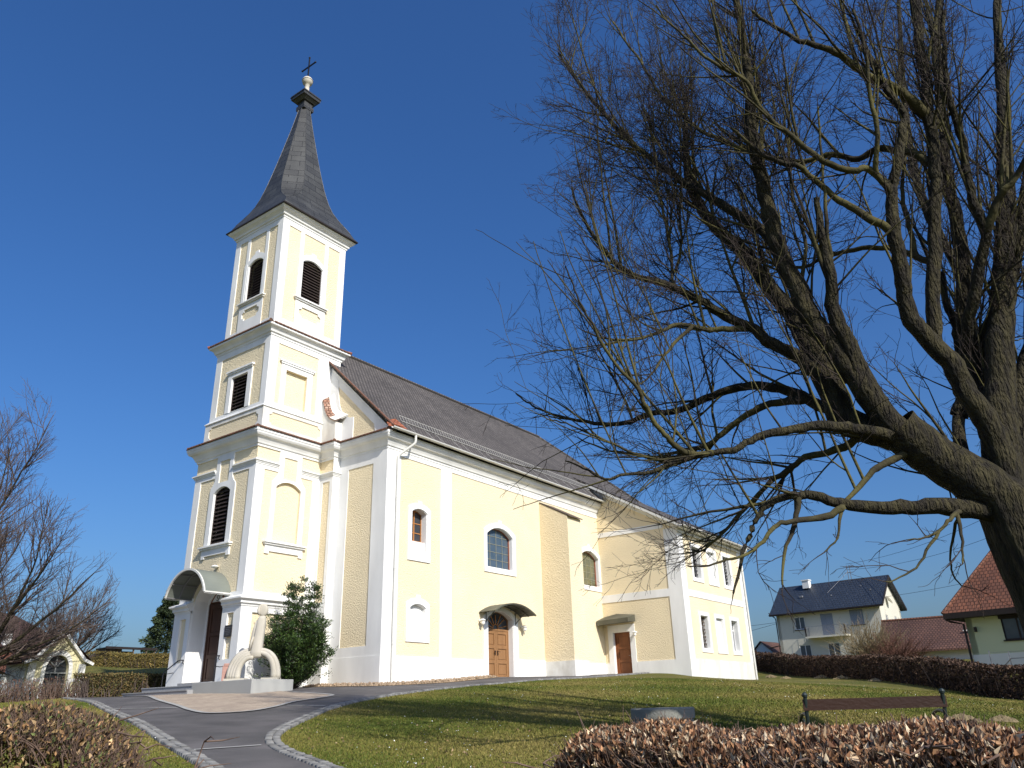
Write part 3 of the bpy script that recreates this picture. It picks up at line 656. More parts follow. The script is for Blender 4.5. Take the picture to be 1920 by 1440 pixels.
for k,h in enumerate(lows+ups):
    u0,u1,z0,z1=h[0][0],h[1][0],h[0][1],h[2][1]
    if k in (1,4):
        mb=MB(); plate(mb,SA,h,[],-.3,-.12); plate(mb,SA,rect(u0+.02,u1-.02,z0,z0+.07),[],-.15,-.03); mb.build('blind_niche','white',ch); continue
    mb=MB(); plate(mb,SA,rect(u0,u1,z0,z1),[rect(u0+.06,u1-.06,z0+.06,z1-.55),rect(u0+.06,u1-.06,z1-.48,z1-.06)],-.32,-.25); f=mb.build('window','pvc',ch)
    mb=MB(); plate(mb,SA,rect(u0,u1,z0,z1),[],-.36,-.3); mb.build('pane','darkglass',f)
    if k in (0,3,5):
        mb=MB(); n=9
        for q in range(n): 
            z=z0+(z1-z0)*(q+.5)/n; mb.bar(SA(u0,z,-.2),SA(u1,z,-.2),.03)
            for j in range(5):
                u=u0+(u1-u0)*(j+(.25 if q%2 else .6))/5; mb.bar(SA(u,z,-.2),SA(u,z+(z1-z0)/n,-.2),.03)
        mb.build('grille','oldwood' if k==0 else 'iron',f)
rkv=[(.0,vz(0)-.12),(.0,vz(0)-.42),(4.96,vz(4.96)-.42),(4.96,vz(4.96)-.12)]
frame_plate('verge_cornice','white',[(FA,rkv,[],.001,.10),(SA,rect(AY-.1+E3,26.2,vz(AX)-.48,vz(AX)-.12),[],.041,.12)])
# annex door
mb=MB(); plate(mb,FA,rect(.55,1.6,.3,2.78),[rect(.60,1.55,.3,2.73)],-.26,-.14); ad=mb.build('door','redwood',ch)
panel_leaf(FA,.60,1.55,.55,2.73,-.26,'redwood',ad,[1,1,1.05])
mb=MB(); mb.tube([FA(1.46,1.55,-.2),FA(1.46,1.55,-.13),FA(1.36,1.55,-.13)],.012,6); mb.obox(FA(1.46,1.52,-.2),(1,0,0),(0,1,0),(0,0,1),.02,.01,.11); mb.build('handle','galv',ad)
mb=MB(); mb.box(.4,1.75,16.85,17.5,.3,.56); mb.build('threshold','lightstone',ch)
mb=MB(); mb.add([(.06,17.08,3.62),(2.0,17.08,3.62),(2.0,16.25,3.42),(.06,16.25,3.36),(.06,17.08,3.2),(2.0,17.08,3.25),(2.0,16.25,3.2),(.06,16.25,3.12),(1.0,16.9,3.72)],
   [(0,3,8),(3,2,8),(2,1,8),(1,0,8),(3,7,6,2),(2,6,5,1),(0,4,7,3),(4,5,6,7)]); mb.build('door_canopy','canopyroof',ch)
wall_lamp(FA,2.0,2.68,.02)
# annex roof
mb=MB(); x0,x1=-1.6,5.38; y0,y1=16.72,26.5
top=[(x0,y0,vz(x0)+.04),(x1,y0,vz(x1)+.04),(x1,y1,vz(x1)+.04),(x0,y1,vz(x0)+.04)]; bot=[(a,b,c-.12) for a,b,c in top]
mb.add(top+bot,[(0,1,2,3),(7,6,5,4),(0,4,5,1),(1,5,6,2),(2,6,7,3),(3,7,4,0)]); mb.build('annex_roof','slate',ch)
mb=MB(); sl=Vector((1,0,-.575)).normalized()
mb.bar((x0+1.3,y0+.02,vz(x0+1.3)-.12),(x1,y0+.02,vz(x1)-.12),.05,.14); mb.bar((x0+.9,16.9,vz(x0+.9)-.16),(x1-.05,16.9,vz(x1-.05)-.16),.38,.04)
mb.box(AX+.002,x1-.02,AY-.3,26.4,vz(x1)-.14,vz(x1)-.10); mb.box(AX+.031,AX+.12,AY-.12,26.3,vz(x1)-.32,vz(x1)-.142); mb.build('eaves_board','gutter',ch)
mb=MB(); gutter(mb,(x1+.08,y0,vz(x1)-.02),(x1+.08,y1,vz(x1)-.04)); mb.build('gutter','gutter',ch)
pipe([(x1+.08,26.0,vz(x1)-.1),(x1+.08,26.0,7.75),(AX+.11,26.0,7.3),(AX+.11,26.0,.2)])
mb=MB(); mb.add([(-1.25,17.04,roofat(-1.25)),(.4,17.04,roofat(.4)),(.4,17.04,vz(.4)-.12),(-1.25,17.04,vz(-1.25)-.1)],[(0,1,2,3)]); mb.box(.38,.56,17.0,17.09,10.0,10.75); mb.build('flashing','zinc',ch)

# ================================================================== TOWER
tcx=-5.85
# lower stage --------------------------------------------------
X1,Xl,Y1,Y2=-3.75,-7.95,-3.71,-.37
SL=side(X1); FL=front(Y1)
ncS=-2.02
nicheS=arch(ncS-.64,ncS+.64,5.62,7.86,.26); nicheF=arch(tcx-.58,tcx+.56,5.62,7.78,.24)
DP=arch(-6.96,-4.82,-.6,3.1,1.05)
frame_plate('tower_wall','yellow',[(SL,rect(Y1+E3,Y2,3.2,10.1),[nicheS],-.4,0)])
frame_plate('tower_wall','yellow',[(FL,rect(Xl,X1-E3,-1,10.1),[nicheF,DP],-.66,0)])
mb=MB(); mb.box(Xl,Xl+.4,Y1+.7,0,-1,10.1); mb.box(-4.15,X1-.002,Y1+.1,Y2,-1,3.2); mb.build('tower_wall','yellow',ch)
mb=MB(); mb.box(-3.8,-2.9,-.37,.0-.002,-1,10.05); mb.box(-8.8,-7.9,-.37,-.002,-1,10.05); mb.build('link_wall','yellow',ch)
mb=MB(); plate(mb,SL,arch(ncS-.68,ncS+.68,5.58,7.86,.3),[],-.2,-.09); mb.build('blind_niche','yellow',ch)
def lower_face(F,u0,u1,c,hole,eps0,eps1):
    """white trims of the lower tower stage for face u0..u1 centred on c"""
    t=.035; hw=.62 if F is SL else .60
    P=[]
    P.append((F,rect(u0+eps0,u0+.43,3.56,8.47),[],.001,t)); P.append((F,rect(u1-.43,u1-eps1,3.56,8.47),[],.001,t))
    if F is SL: P.append((F,rect(u0+eps0,u1-eps1,3.30,3.558),[],.001,t))
    else: P.append((F,rect(u0+eps0,-6.97,3.30,3.558),[],.001,t)); P.append((F,rect(-4.81,u1-eps1,3.30,3.558),[],.001,t))
    cb=.58
    P.append((F,rect(u0+eps0,c-cb-.001,8.472,8.64),[],.001,t)); P.append((F,rect(c+cb+.001,u1-eps1,8.472,8.64),[],.001,t))
    o=[(c-.87,5.55),(c+.87,5.55),(c+.87,7.90),(c+.84,8.06),(c+.70,8.20),(c+cb+.04,8.33),(c+cb,8.5),(c+cb,9.38),(c-cb,9.38),(c-cb,8.5),(c-cb-.04,8.33),(c-.70,8.20),(c-.84,8.06),(c-.87,7.90)]
    P.append((F,o,[hole,rect(c-.34,c+.34,8.22,9.17)],.001,t+.012))
    return P
frame_plate('tower_trim','white',lower_face(SL,Y1-.035,Y2,ncS,nicheS,E3,0))
frame_plate('tower_trim','white',lower_face(FL,Xl,X1+.035,tcx,nicheF,0,E3))
frame_plate('tower_trim','white',[(front(-.37),rect(-3.714,-3.52,3.3,8.64),[],.001,.03),(front(-.37),rect(-3.06,-2.9+.03-E3,3.3,8.64),[],.001,.03),(front(-.37),rect(-3.52,-3.06,8.42,8.64),[],.001,.03),(front(-.37),rect(-3.714,-2.9+.03-E3,-.5,3.3),[],.001,.03),
   (side(-2.9),rect(-.40+E3,-.002,-.5,9.42),[],.001,.03)])
# string moulding (broken by centre bands)
def string(F,u0,u1,z0,prof): 
    mb=MB(); k=len(prof); vs=[F(u0,z0+z,n) for n,z in prof]+[F(u1,z0+z,n) for n,z in prof]; fs=[(i,i+1,k+i+1,k+i) for i in range(k-1)]+[tuple(range(k)),tuple(range(2*k-1,k-1,-1))]; mb.add(vs,fs); return mb
SP=[(0,0),(.06,0),(.06,.05),(.09,.06),(.09,.10),(.14,.12),(.14,.17),(0,.19)]
for pth in ([(-2.9,-.002),(-2.9,-.37),(-3.75,-.37),(-3.75,ncS+.60)],[(-3.75,ncS-.60),(-3.75,Y1),(tcx+.60,Y1)],[(tcx-.60,Y1),(Xl,Y1),(Xl,-.4)]): mb=MB(); sweep(mb,pth,[(a-.01 if a==0 else a,8.64+b) for a,b in SP]); mb.build('string_course','white',ch)
# sills with aprons
def sill(F,c,hw,z,ap=True,aphw=None,d=.16,az=.36):
    mb=MB(); plate(mb,F,rect(c-hw,c+hw,z-.06,z),[],-.3,d+.03); plate(mb,F,rect(c-hw+.05,c+hw-.05,z-.13,z-.061),[],.001,d-.03)
    if ap:
        a=aphw or hw-.12; zz=z-.131; plate(mb,F,[(c-a,zz-az),(c-a+.2,zz-az),(c-a+.2,zz-az+.10),(c+a-.2,zz-az+.10),(c+a-.2,zz-az),(c+a,zz-az),(c+a,zz),(c-a,zz)],[],.001,.06)
    return mb.build('window_sill','white',ch)
sill(SL,ncS,1.06,5.56); sill(FL,tcx,1.06,5.56)
def louvre(F,c,hw,z0,zs,rise,n=-.17,step=.165):
    mb=MB(); o=arch(c-hw,c+hw,z0,zs,rise) if rise else rect(c-hw,c+hw,z0,zs); i=arch(c-hw+.06,c+hw-.06,z0+.05,zs-.01,rise*.9) if rise else rect(c-hw+.06,c+hw-.06,z0+.05,zs-.06)
    plate(mb,F,o,[i],n,n+.12); f=mb.build('louvre_window','louvre',ch)
    mb=MB(); z=z0+.07; zt=zs+rise*.6
    while z<zt:
        h=hw-.05
        if z>zs-.05 and rise: h=hw*math.sqrt(max(.05,1-((z-zs+.05)/(rise+.05))**1.4))
        mb.add([F(c-h,z,n+.12),F(c+h,z,n+.12),F(c+h,z+.14,n+.0),F(c-h,z+.14,n+.0),F(c-h,z-.022,n+.115),F(c+h,z-.022,n+.115),F(c+h,z+.118,n-.01),F(c-h,z+.118,n-.01)],[(0,1,2,3),(7,6,5,4),(0,4,5,1),(3,2,6,7)]); z+=step
    mb.build('slats','louvre',f)
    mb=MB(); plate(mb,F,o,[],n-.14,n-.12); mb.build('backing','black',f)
louvre(FL,tcx-.01,.57,5.6,7.78,.24)
reveal(FL,nicheF,-.32,.002)
# plinth of the tower --------------------------------------------------
PP=.10
def pl_side(m_=None):
    SPl=side(X1); return [(SPl,rect(Y1-PP+E3,Y2+.002,-.6,3.05),[rect(Y1+.42,Y2-.45,1.1,2.76)],.001,PP)]
fp=[(FL,rect(-4.82,X1+PP-E3,-.6,3.05),[rect(-4.48,-4.08,1.08,2.76)],.001,PP),(FL,rect(Xl-.12,-6.96,-.6,3.05),[rect(-7.62,-7.22,1.08,2.76)],.001,PP)]
frame_plate('tower_plinth','white',pl_side()+fp)
frame_plate('plinth_panel','yellow',[(side(X1),rect(Y1-.05,Y2-.02,1.0,2.9),[],-.02,.02),(FL,rect(-4.6,-4.0,1.0,2.9),[],-.02,.02),(FL,rect(-7.7,-7.1,1.0,2.9),[],-.02,.02)])
mb=MB(); mb.box(Xl-.12,Xl+.02,Y1-.002,-.4,-1,3.05); mb.build('tower_plinth','white',ch)
PC=[(-.05,2.98),(PP+.02,2.98),(PP+.03,3.04),(PP+.09,3.08),(PP+.09,3.17),(PP+.12,3.19),(PP+.20,3.24),(PP+.20,3.30),(-.02,3.42)]
for pth in ([(X1,Y2),(X1,Y1),(-4.82,Y1)],[(-6.96,Y1),(Xl,Y1),(Xl,-.4)]): mb=MB(); sweep(mb,pth,PC); mb.build('plinth_cornice','white',ch)
# entrance niche lining
mb=MB(); DPi=arch(-6.945,-4.835,-.55,3.1,1.035)
plate(mb,FL,DP,[DPi],-.665,.012); plate(mb,FL,arch(-7.02,-4.76,-.5,3.1,1.12),[arch(-6.87,-4.87,-.45,3.32,.62)],-.92,-.62); mb.build('portal_reveal','white',ch)
mb=MB(); 
plate(mb,FL,arch(-6.88,-4.86,3.36,3.4,.62,14),[arch(-6.76,-4.98,3.42,3.44,.50,14)],-.72,-.66); mb.build('portal_arch','brownpaint',ch)
mb=MB(); plate(mb,FL,arch(-6.88,-4.86,3.38,3.4,.62,14),[],-.8,-.70); ty=mb.build('tympanum','white',ch)
mb=MB(); plate(mb,FL,[(-6.10,3.42),(-6.02,3.52),(-6.12,3.60),(-6.0,3.66),(-6.08,3.76),(-5.98,3.84),(-5.86,3.88),(-5.72,3.84),(-5.62,3.76),(-5.70,3.66),(-5.58,3.60),(-5.68,3.52),(-5.60,3.42)],[],-.70,-.685); mb.build('painted_ornament','brownpaint',ty)
def text(s,size,loc,rot,m,parent,name='lettering',ext=.004,label=None,align='CENTER'):
    cu=bpy.data.curves.new(name,'FONT'); cu.body=s; cu.size=size; cu.extrude=ext; cu.align_x=align; o=bpy.data.objects.new('tmp',cu); COL.objects.link(o)
    o.matrix_world=Matrix.Translation(loc)@rot; bpy.context.view_layer.update(); dg=bpy.context.evaluated_depsgraph_get(); me=bpy.data.meshes.new_from_object(o.evaluated_get(dg)); me.transform(o.matrix_world); bpy.data.objects.remove(o)
    me.materials.clear(); me.materials.append(M[m]); return link(name,me,parent,None,label)
ROTF=Matrix.Rotation(math.pi/2,4,'X')
text('SI',.34,FL(-6.36,3.45,-.69),ROTF,'paint',ty)
# portal door
mb=MB(); plate(mb,FL,rect(-6.90,-4.84,.2,3.40),[rect(-6.80,-4.94,.25,3.30)],-.76,-.66); pdoor=mb.build('door','darkwood',ch)
panel_leaf(FL,-6.80,-5.875,.32,3.30,-.74,'darkwood',pdoor,[1.1,1,1.3]); panel_leaf(FL,-5.865,-4.94,.32,3.30,-.74,'darkwood',pdoor,[1.1,1,1.3])
mb=MB(); mb.tube([FL(-5.78,1.62,-.68),FL(-5.78,1.62,-.62),FL(-5.66,1.62,-.62)],.012,6); mb.build('handle','galv',pdoor)
mb=MB(); mb.box(-6.95,-4.83,-4.0,-2.9,-.4,.315); mb.build('threshold','granite',ch)
# plaque
mb=MB(); plate(mb,FL,rect(-4.50,-4.06,1.88,2.30),[],PP-.02,PP+.03); plq=mb.build('plaque','plaque',ch)
mb=MB()
for k,(a,b) in enumerate(((-4.44,-4.14),(-4.43,-4.2),(-4.44,-4.12),(-4.42,-4.16),(-4.40,-4.22))): plate(mb,FL,rect(a,b,2.20-k*.065,2.215-k*.065),[],PP+.03,PP+.034)
mb.build('raised_lines','greymetal',plq)
# portal canopy
mb=MB(); mb.add(*barrel(-7.14,-4.52,3.50,.98,.0,1.15,FL,.015,24)); pc=mb.build('portal_canopy','canopy',ch)
mb=MB()
for n in (.02,.58): v,f=barrel(-7.12,-4.54,3.50,.96,n-.015,n+.025,FL,.035,24); mb.add(v,f)
hw=1.29;R=(hw*hw+.96**2)/(2*.96);a0=math.asin(hw/R)
for i in range(0,7):
    a=-a0+2*a0*i/6; u=tcx+.02+(R-.03)*math.sin(a); z=3.50+.96-R+(R-.03)*math.cos(a); mb.bar(FL(u,z,0),FL(u,z,1.13),.028)
mb.build('canopy_frame','greymetal',pc)
mb=MB(); v,f=barrel(-7.17,-4.49,3.49,1.0,1.14,1.2,FL,.075,24); mb.add(v,f)
for u in (-7.15,-4.51): mb.bar(FL(u,3.49,0),FL(u,3.49,1.17),.05); mb.bar(FL(u-.02,3.44,0),FL(u-.02,3.44,1.17),.02)
mb.build('canopy_rim','gutter',pc)
mb=MB(); mb.tube([FL(-5.6,4.66,0),FL(-5.6,4.66,.12)],.03,8); mb.lathe(FL(-5.6,4.62,.14),[(.0,.1),(.09,.08),(.16,.02),(.05,-.03),(0,-.04)],14); mb.build('porch_lamp','lampwhite',ch)
# handrails
for (a,b,c,d) in (((-7.62,-4.25,.15),(-7.62,-4.25,.72),(-7.05,-4.0,1.18),(-7.0,-3.82,1.18)),((-4.02,-4.4,.25),(-4.02,-4.4,.80),(-4.62,-4.0,1.2),(-4.66,-3.82,1.22))):
    mb=MB(); mb.tube(smooth_line3([a,b,c,d]),.022,8); e=Vector(b); mb.tube([e,e+Vector((0,.2,-.02)),e+Vector((0,.42,.02))],.015,6); q=Vector(d); mb.tube([q+Vector((0,-.02,0)),q+Vector((.0,-.06,-.10)),q+Vector((0,.02,-.14))],.016,6); mb.build('handrail','iron',ch)
# middle stage --------------------------------------------------
X1,Xl,Y1,Y2=-3.90,-7.80,-3.50,.50
SM=side(X1); FM=front(Y1)
nS=rect(-2.57,-1.39,11.52,13.20); nF=rect(tcx-.58,tcx+.58,11.48,13.18)
frame_plate('tower_wall','yellow',[(SM,rect(Y1+E3,Y2,10.0,15.1),[nS],-.4,0)])
frame_plate('tower_wall','yellow',[(FM,rect(Xl,X1-E3,10.0,15.1),[nF],-.4,0)])
mb=MB(); mb.box(Xl,Xl+.4,Y1+.41,Y2,10,15.1); mb.box(Xl+.4,X1-.4,.1,Y2,10,15.1); plate(mb,SM,rect(-2.6,-1.35,11.45,13.25),[],-.25,-.12); mb.build('tower_wall','yellow',ch)
t=.035
frame_plate('tower_trim','white',[
 (SM,rect(Y1-t+E3,Y2,11.25,14.75),[rect(-3.07,-.82,11.5,14.33)],.001,t),
 (SM,rect(-2.84,-1.10,11.5,13.52),[nS],.001,.05),(SM,rect(-2.95,-1.0,13.521,13.60),[],.001,.12),(SM,rect(-2.88,-1.07,13.44,13.52),[],.051,.09),
 (FM,rect(Xl,X1+t-E3,11.25,14.75),[rect(-7.38,-4.24,11.5,14.30)],.001,t),
 (FM,rect(tcx-.86,tcx+.88,11.5,13.44),[nF],.001,.05),(FM,rect(tcx-.95,tcx+.97,13.441,13.52),[],.001,.13),(FM,rect(tcx-.90,tcx+.92,13.36,13.44),[],.051,.09)])
reveal(FM,nF,-.3,.002)
louvre(FM,tcx,.57,11.48,13.16,0)
# battered plinth under middle stage
def notch(u0,u1,z0,z1,a=.14): return [(u0+a,z0),(u1-a,z0),(u1-a*.9,z0+a*.6),(u1,z0+a),(u1,z1-a),(u1-a*.9,z1-a*.6),(u1-a,z1),(u0+a,z1),(u0+a*.9,z1-a*.6),(u0,z1-a),(u0,z0+a),(u0+a*.9,z0+a*.6)]
pth=[(X1,Y2),(X1,Y1),(Xl,Y1),(Xl,Y2)]
frame_plate('tower_plinth','dirtywhite',[(SM,rect(Y1-.12+E3,Y2,10.0,11.2),[notch(-3.28,-.52,10.42,11.02)],.001,.12),(FM,rect(Xl-.12,X1+.12-E3,10.0,11.2),[notch(-7.6,-4.1,10.42,11.02)],.001,.12)])
frame_plate('plinth_panel','yellow',[(SM,rect(-3.4,-.4,10.4,11.1),[],.0,.085),(FM,rect(-7.7,-4.0,10.4,11.1),[],.0,.085)])
mb=MB(); sweep(mb,pth,[(0,11.19),(.16,11.20),(.16,11.24),(.05,11.34),(0,11.36)]); mb.build('plinth_cap','white',ch)
# cornice 2
def cornice2(x1,xl,y1,y2,z,out,name='cornice',h=.46):
    pf=[(-.01,z),(.06,z),(.07,z+.08),(.13,z+.12),(.15,z+.2),(out*.62,z+.27),(out*.86,z+.33),(out,z+h-.1),(out+.02,z+h-.08),(out+.02,z+h),(-.01,z+h+.02)]
    mb=MB(); sweep(mb,[(x1,y2),(x1,y1),(xl,y1),(xl,y2)],pf,True); return mb.build(name,'white',ch)
cornice2(X1,Xl,Y1,Y2,14.60,.31,h=.44)
mb=MB(); scallop(mb,[(X1,Y2),(X1,Y1),(Xl,Y1),(Xl,Y2)],.29,15.045,zin=.16,closed=True); mb.build('pent_tiles','browntile',ch)
for (x,y,sx,sy) in ((X1,Y1,1,-1),(Xl,Y1,-1,-1),(X1,Y2,1,1)):
    mb=MB(); mb.tube([(x+sx*.37,y+sy*.37,15.08),(x+sx*.03,y+sy*.03,15.22)],[.07,.06],8); mb.build('hip_tile','orangetile' if (sx<0 or sy>0) else 'browntile',ch)
# scroll wall linking tower and gable
scr=[(-3.6,10.05),(-2.9,10.05),(-2.9,11.15),(-3.05,11.22),(-3.3,11.36),(-3.5,11.56),(-3.64,11.80),(-3.74,12.1),(-3.85,12.35),(-3.95,12.35),(-3.95,10.05)]
for sx in (0,1):
    a=[(u,z) for u,z in scr] if not sx else [(-11.7-u,z) for u,z in scr]
    frame_plate('scroll_wall','dirtywhite',[(FN,a,[],.0,.42)])
    mb=MB(); b=[(u+.03,z+.02) for u,z in scr[2:9]]
    up=[(-2.55,11.5),(-2.72,11.58),(-2.98,11.72),(-3.2,11.92),(-3.36,12.2),(-3.44,12.55),(-3.5,12.8)]
    vs=[];fs=[]
    for i in range(7):
        uu=b[i][0]+(up[i][0]-b[i][0])*.45;zu=b[i][1]+(up[i][1]-b[i][1])*.45
        for (u,z,n) in ((b[i][0],b[i][1],.47),(uu,zu,.24)):
            u2=u if not sx else -11.7-u; vs.append(FN(u2,z,n))
    for i in range(6): fs.append((2*i,2*i+1,2*i+3,2*i+2))
    mb.add(vs,fs[2:]); mb.add([v-Vector((0,0,.05)) for v in vs],[f[::-1] for f in fs])
    mb.build('scroll_tiles','scrolltile',ch)
    mb=MB(); mb.add([v+Vector((0,0,.004)) for v in vs],fs[:2]); mb.build('scroll_top','dirtywhite',ch)
    mb=MB();vs=[]
    for i in range(7):
        uu=b[i][0]+(up[i][0]-b[i][0])*.45;zu=b[i][1]+(up[i][1]-b[i][1])*.45
        for (u,z,n) in ((uu,zu,.24),(up[i][0],up[i][1],.0)):
            vs.append(FN(u if not sx else -11.7-u,z,n))
    mb.add(vs,fs); mb.add([v-Vector((0,0,.06)) for v in vs],[f[::-1] for f in fs]); mb.build('scroll_top','dirtywhite',ch)
# upper stage --------------------------------------------------
X1,Xl,Y1,Y2=-4.05,-7.65,-3.34,.50
SU=side(X1); FU=front(Y1); cS=-1.44
uS=arch(cS-.6,cS+.6,17.15,19.08,.22); uF=arch(tcx-.57,tcx+.57,17.15,19.05,.22)
frame_plate('tower_wall','yellow',[(SU,rect(Y1+E3,Y2,15.0,21.1),[uS],-.4,0)])
frame_plate('tower_wall','yellow',[(FU,rect(Xl,X1-E3,15.0,21.1),[uF],-.4,0)])
mb=MB(); mb.box(Xl,Xl+.4,Y1+.41,Y2,15,21.1); mb.box(Xl+.4,X1-.4,.1,Y2,15,21.1); mb.build('tower_wall','yellow',ch)
def upper_face(F,u0,u1,c,hole,e0,e1):
    o=rect(u0+e0,u1-e1,15.3,21.0); s=.66 if F is SU else .63
    h=[rect(u0+.38,c-s-.20,15.66,20.6),rect(c+s+.20,u1-.38,15.66,20.6)]
    ar=arch(c-s+.0,c+s-.0,19.30,19.30+.001,.26); top=[(p,q) for p,q in ar[2:]]
    # centre panel: bottom edge follows the arched hood with a keystone
    ctr=[(c+s-.02,20.6),(c-s+.02,20.6),(c-s+.02,19.34)]
    hood=[(c-s+.02+(2*s-.04)*k/10, 19.34+.26*(1-((k-5)/5)**2)) for k in range(1,10)]
    hh=[]
    for (u,z) in hood:
        if abs(u-c)<.14: continue
        hh.append((u,z))
    left=[p for p in hh if p[0]<c]; right=[p for p in hh if p[0]>c]
    ctr=ctr+left+[(c-.14,19.59),(c-.14,19.72),(c+.14,19.72),(c+.14,19.59)]+right+[(c+s-.02,19.34)]
    h.append(ctr[::-1]); h.append(hole); oc=notch(c-.64,c+.64,16.08,16.64,.17); h.append(oc)
    return [(F,o,h,.001,.035)]
frame_plate('tower_trim','white',upper_face(SU,Y1-.035,Y2,cS,uS,E3,0)); frame_plate('tower_trim','white',upper_face(FU,Xl,X1+.035,tcx,uF,0,E3))
frame_plate('tower_trim','white',[(F,rect(c-.88,c+.88,15.32,16.86),[notch(c-.64,c+.64,16.08,16.64,.17)],.036,.06) for F,c in ((SU,cS),(FU,tcx))]+
  [(F,rect(c-.86,c-.66,16.86,19.2),[],.036,.05) for F,c in ((SU,cS),(FU,tcx))]+[(F,rect(c+.66,c+.86,16.86,19.2),[],.036,.05) for F,c in ((SU,cS),(FU,tcx))])
for F,c in ((SU,cS),(FU,tcx)): sill(F,c,.98,17.05,ap=False,d=.14)
reveal(SU,uS,-.3,.002); reveal(FU,uF,-.3,.002)
louvre(SU,cS,.6,17.15,19.08,.22,step=.15); louvre(FU,tcx,.57,17.15,19.05,.22,step=.15)
cornice2(X1,Xl,Y1,Y2,20.90,.34,h=.50)
# spire --------------------------------------------------
scx,scy=tcx,-1.42
lv=[(21.40,2.22,1.0),(21.46,2.22,1.0),(21.62,2.10,1.0),(21.9,1.98,.985),(22.2,1.84,.90),(22.5,1.72,.76),(22.8,1.63,.64),(23.2,1.54,.55),(23.6,1.46,.50),(24.1,1.355,.46),(25,1.17,.43),(26,.965,.414),(27,.765,.414),(28,.565,.414),(29,.385,.414),(29.55,.30,.414)]
mb=MB(); vs=[];fs=[]
for z,h,k in lv:
    for (a,b) in ((1,-k),(1,k),(k,1),(-k,1),(-1,k),(-1,-k),(-k,-1),(k,-1)): vs.append((scx+a*h,scy+b*h*1.03,z))
for i in range(len(lv)-1):
    for j in range(8): fs.append((i*8+j,i*8+(j+1)%8,i*8+8+(j+1)%8,i*8+8+j))
fs.append(tuple(range(8))[::-1]); mb.add(vs,fs); sp=mb.build('spire','spire',ch)
mb=MB()
for j in range(8):
    pts=[vs[i*8+j] for i in range(3,len(lv))]; mb.tube(pts,[.013]*len(pts),5)
mb.build('standing_seam','spire',sp)
mb=MB(); mb.box(scx-2.27,scx+2.27,scy-2.33,scy+2.33,21.35,21.41); mb.build('drip_edge','darktrim',sp)
def sq(mb,z0,z1,h0,h1): mb.add([(scx+a*h,scy+b*h,z) for z,h in ((z0,h0),(z1,h1)) for a,b in ((-1,-1),(1,-1),(1,1),(-1,1))],[(0,3,2,1),(4,5,6,7),(0,1,5,4),(1,2,6,5),(2,3,7,6),(3,0,4,7)])
mb=MB(); sq(mb,29.5,29.75,.33,.33); sq(mb,29.74,30.05,.27,.27); sq(mb,30.04,30.2,.36,.50); sq(mb,30.2,30.36,.55,.57); sq(mb,30.36,30.5,.60,.55); sq(mb,30.49,30.75,.5,.13); mb.build('spire_cap','spire',ch)
mb=MB(); mb.lathe((scx,scy,0),[(.17,30.68),(.17,30.86),(.14,30.88),(.125,31.3),(.15,31.34),(.15,31.38),(.21,31.42),(.27,31.52),(.29,31.64),(.29,31.66),(.31,31.66),(.31,31.69),(.28,31.7),(.24,31.82),(.14,31.92),(0,31.95)],18); mb.build('finial_ball','sandstone',ch,smooth=True)
mb=MB(); mb.bar((scx,scy,31.9),(scx,scy,33.35),.06); mb.bar((scx-.52,scy,32.72),(scx+.52,scy,32.72),.055,.07)
for p in ((scx,scy,33.38),(scx-.55,scy,32.72),(scx+.55,scy,32.72)): mb.lathe(p,[(0,-.06),(.05,-.03),(.06,0),(.05,.03),(0,.06)],8)
mb.build('cross','iron',ch)
# ================================================================== steps, pedestal, statue
st=thing('entrance_steps','two broad grey granite steps rising to the church portal','steps',(-6.4,-4.5,-.1))
mb=MB(); mb.box(-8.62,-4.3,-5.22,-3.9,-.5,-.02); mb.build('step','granite',st)
mb=MB(); mb.box(-8.05,-4.3,-4.78,-3.72,-.4,.15); mb.build('step','granite',st)
mb=MB(); mb.box(-8.64,-4.32,-5.25,-4.7,-.02,.012); mb.build('tread','granite',st)
mb=MB(); mb.box(-8.08,-4.32,-4.81,-3.9,.15,.182); mb.build('tread','granite',st)
PX0,PX1,PY0,PY1=-4.42,-.96,-5.0,-3.25
mb=MB(); mb.box(PX0,PX1,PY0,PY1,-.55,.235); o=mb.build('stone_pedestal','lightstone',origin=(-2.7,-4.1,-.3))
bv=o.modifiers.new('b','BEVEL'); bv.width=.015; bv.segments=2
tag(o,'long low pale stone block carrying the sculpture beside the steps','pedestal')
sr=Vector((.80,.60,0)); sn=Vector((.60,-.80,0))
sc0=Vector((-1.98,-4.28,.235))
stt=thing('stone_sculpture','tall beige stone sculpture with a round head above two curved lobes forming an arch','sculpture',tuple(sc0))
def S(u,z,n=0): return sc0+sr*u+sn*n+Vector((0,0,z))
class FS: pass
FSc=FR(sc0,sr,sn)
# body: tapering slab
def loft(mb,secs):
    """secs: list of (u,z,hw,hd,n)"""
    k=12;vs=[];fs=[]
    for (u,z,hw,hd,n) in secs:
        for j in range(k):
            a=2*math.pi*j/k; ca,sa=math.cos(a),math.sin(a); e=.55
            vs.append(FSc(u+hw*math.copysign(abs(ca)**e,ca),z,n+hd*math.copysign(abs(sa)**e,sa)))
    for i in range(len(secs)-1):
        for j in range(k): fs.append((i*k+j,i*k+(j+1)%k,(i+1)*k+(j+1)%k,(i+1)*k+j))
    fs.append(tuple(range(k))[::-1]); fs.append(tuple((len(secs)-1)*k+j for j in range(k))); mb.add(vs,fs)
mb=MB(); loft(mb,[(.07,.74,.16,.10,0),(.08,.80,.23,.15,0),(.10,.95,.195,.17,0),(.13,1.3,.175,.16,0),(.17,1.75,.16,.14,0),(.19,2.05,.145,.13,0),(.20,2.17,.10,.09,0)]); mb.build('torso','sandstone',stt,smooth=True)
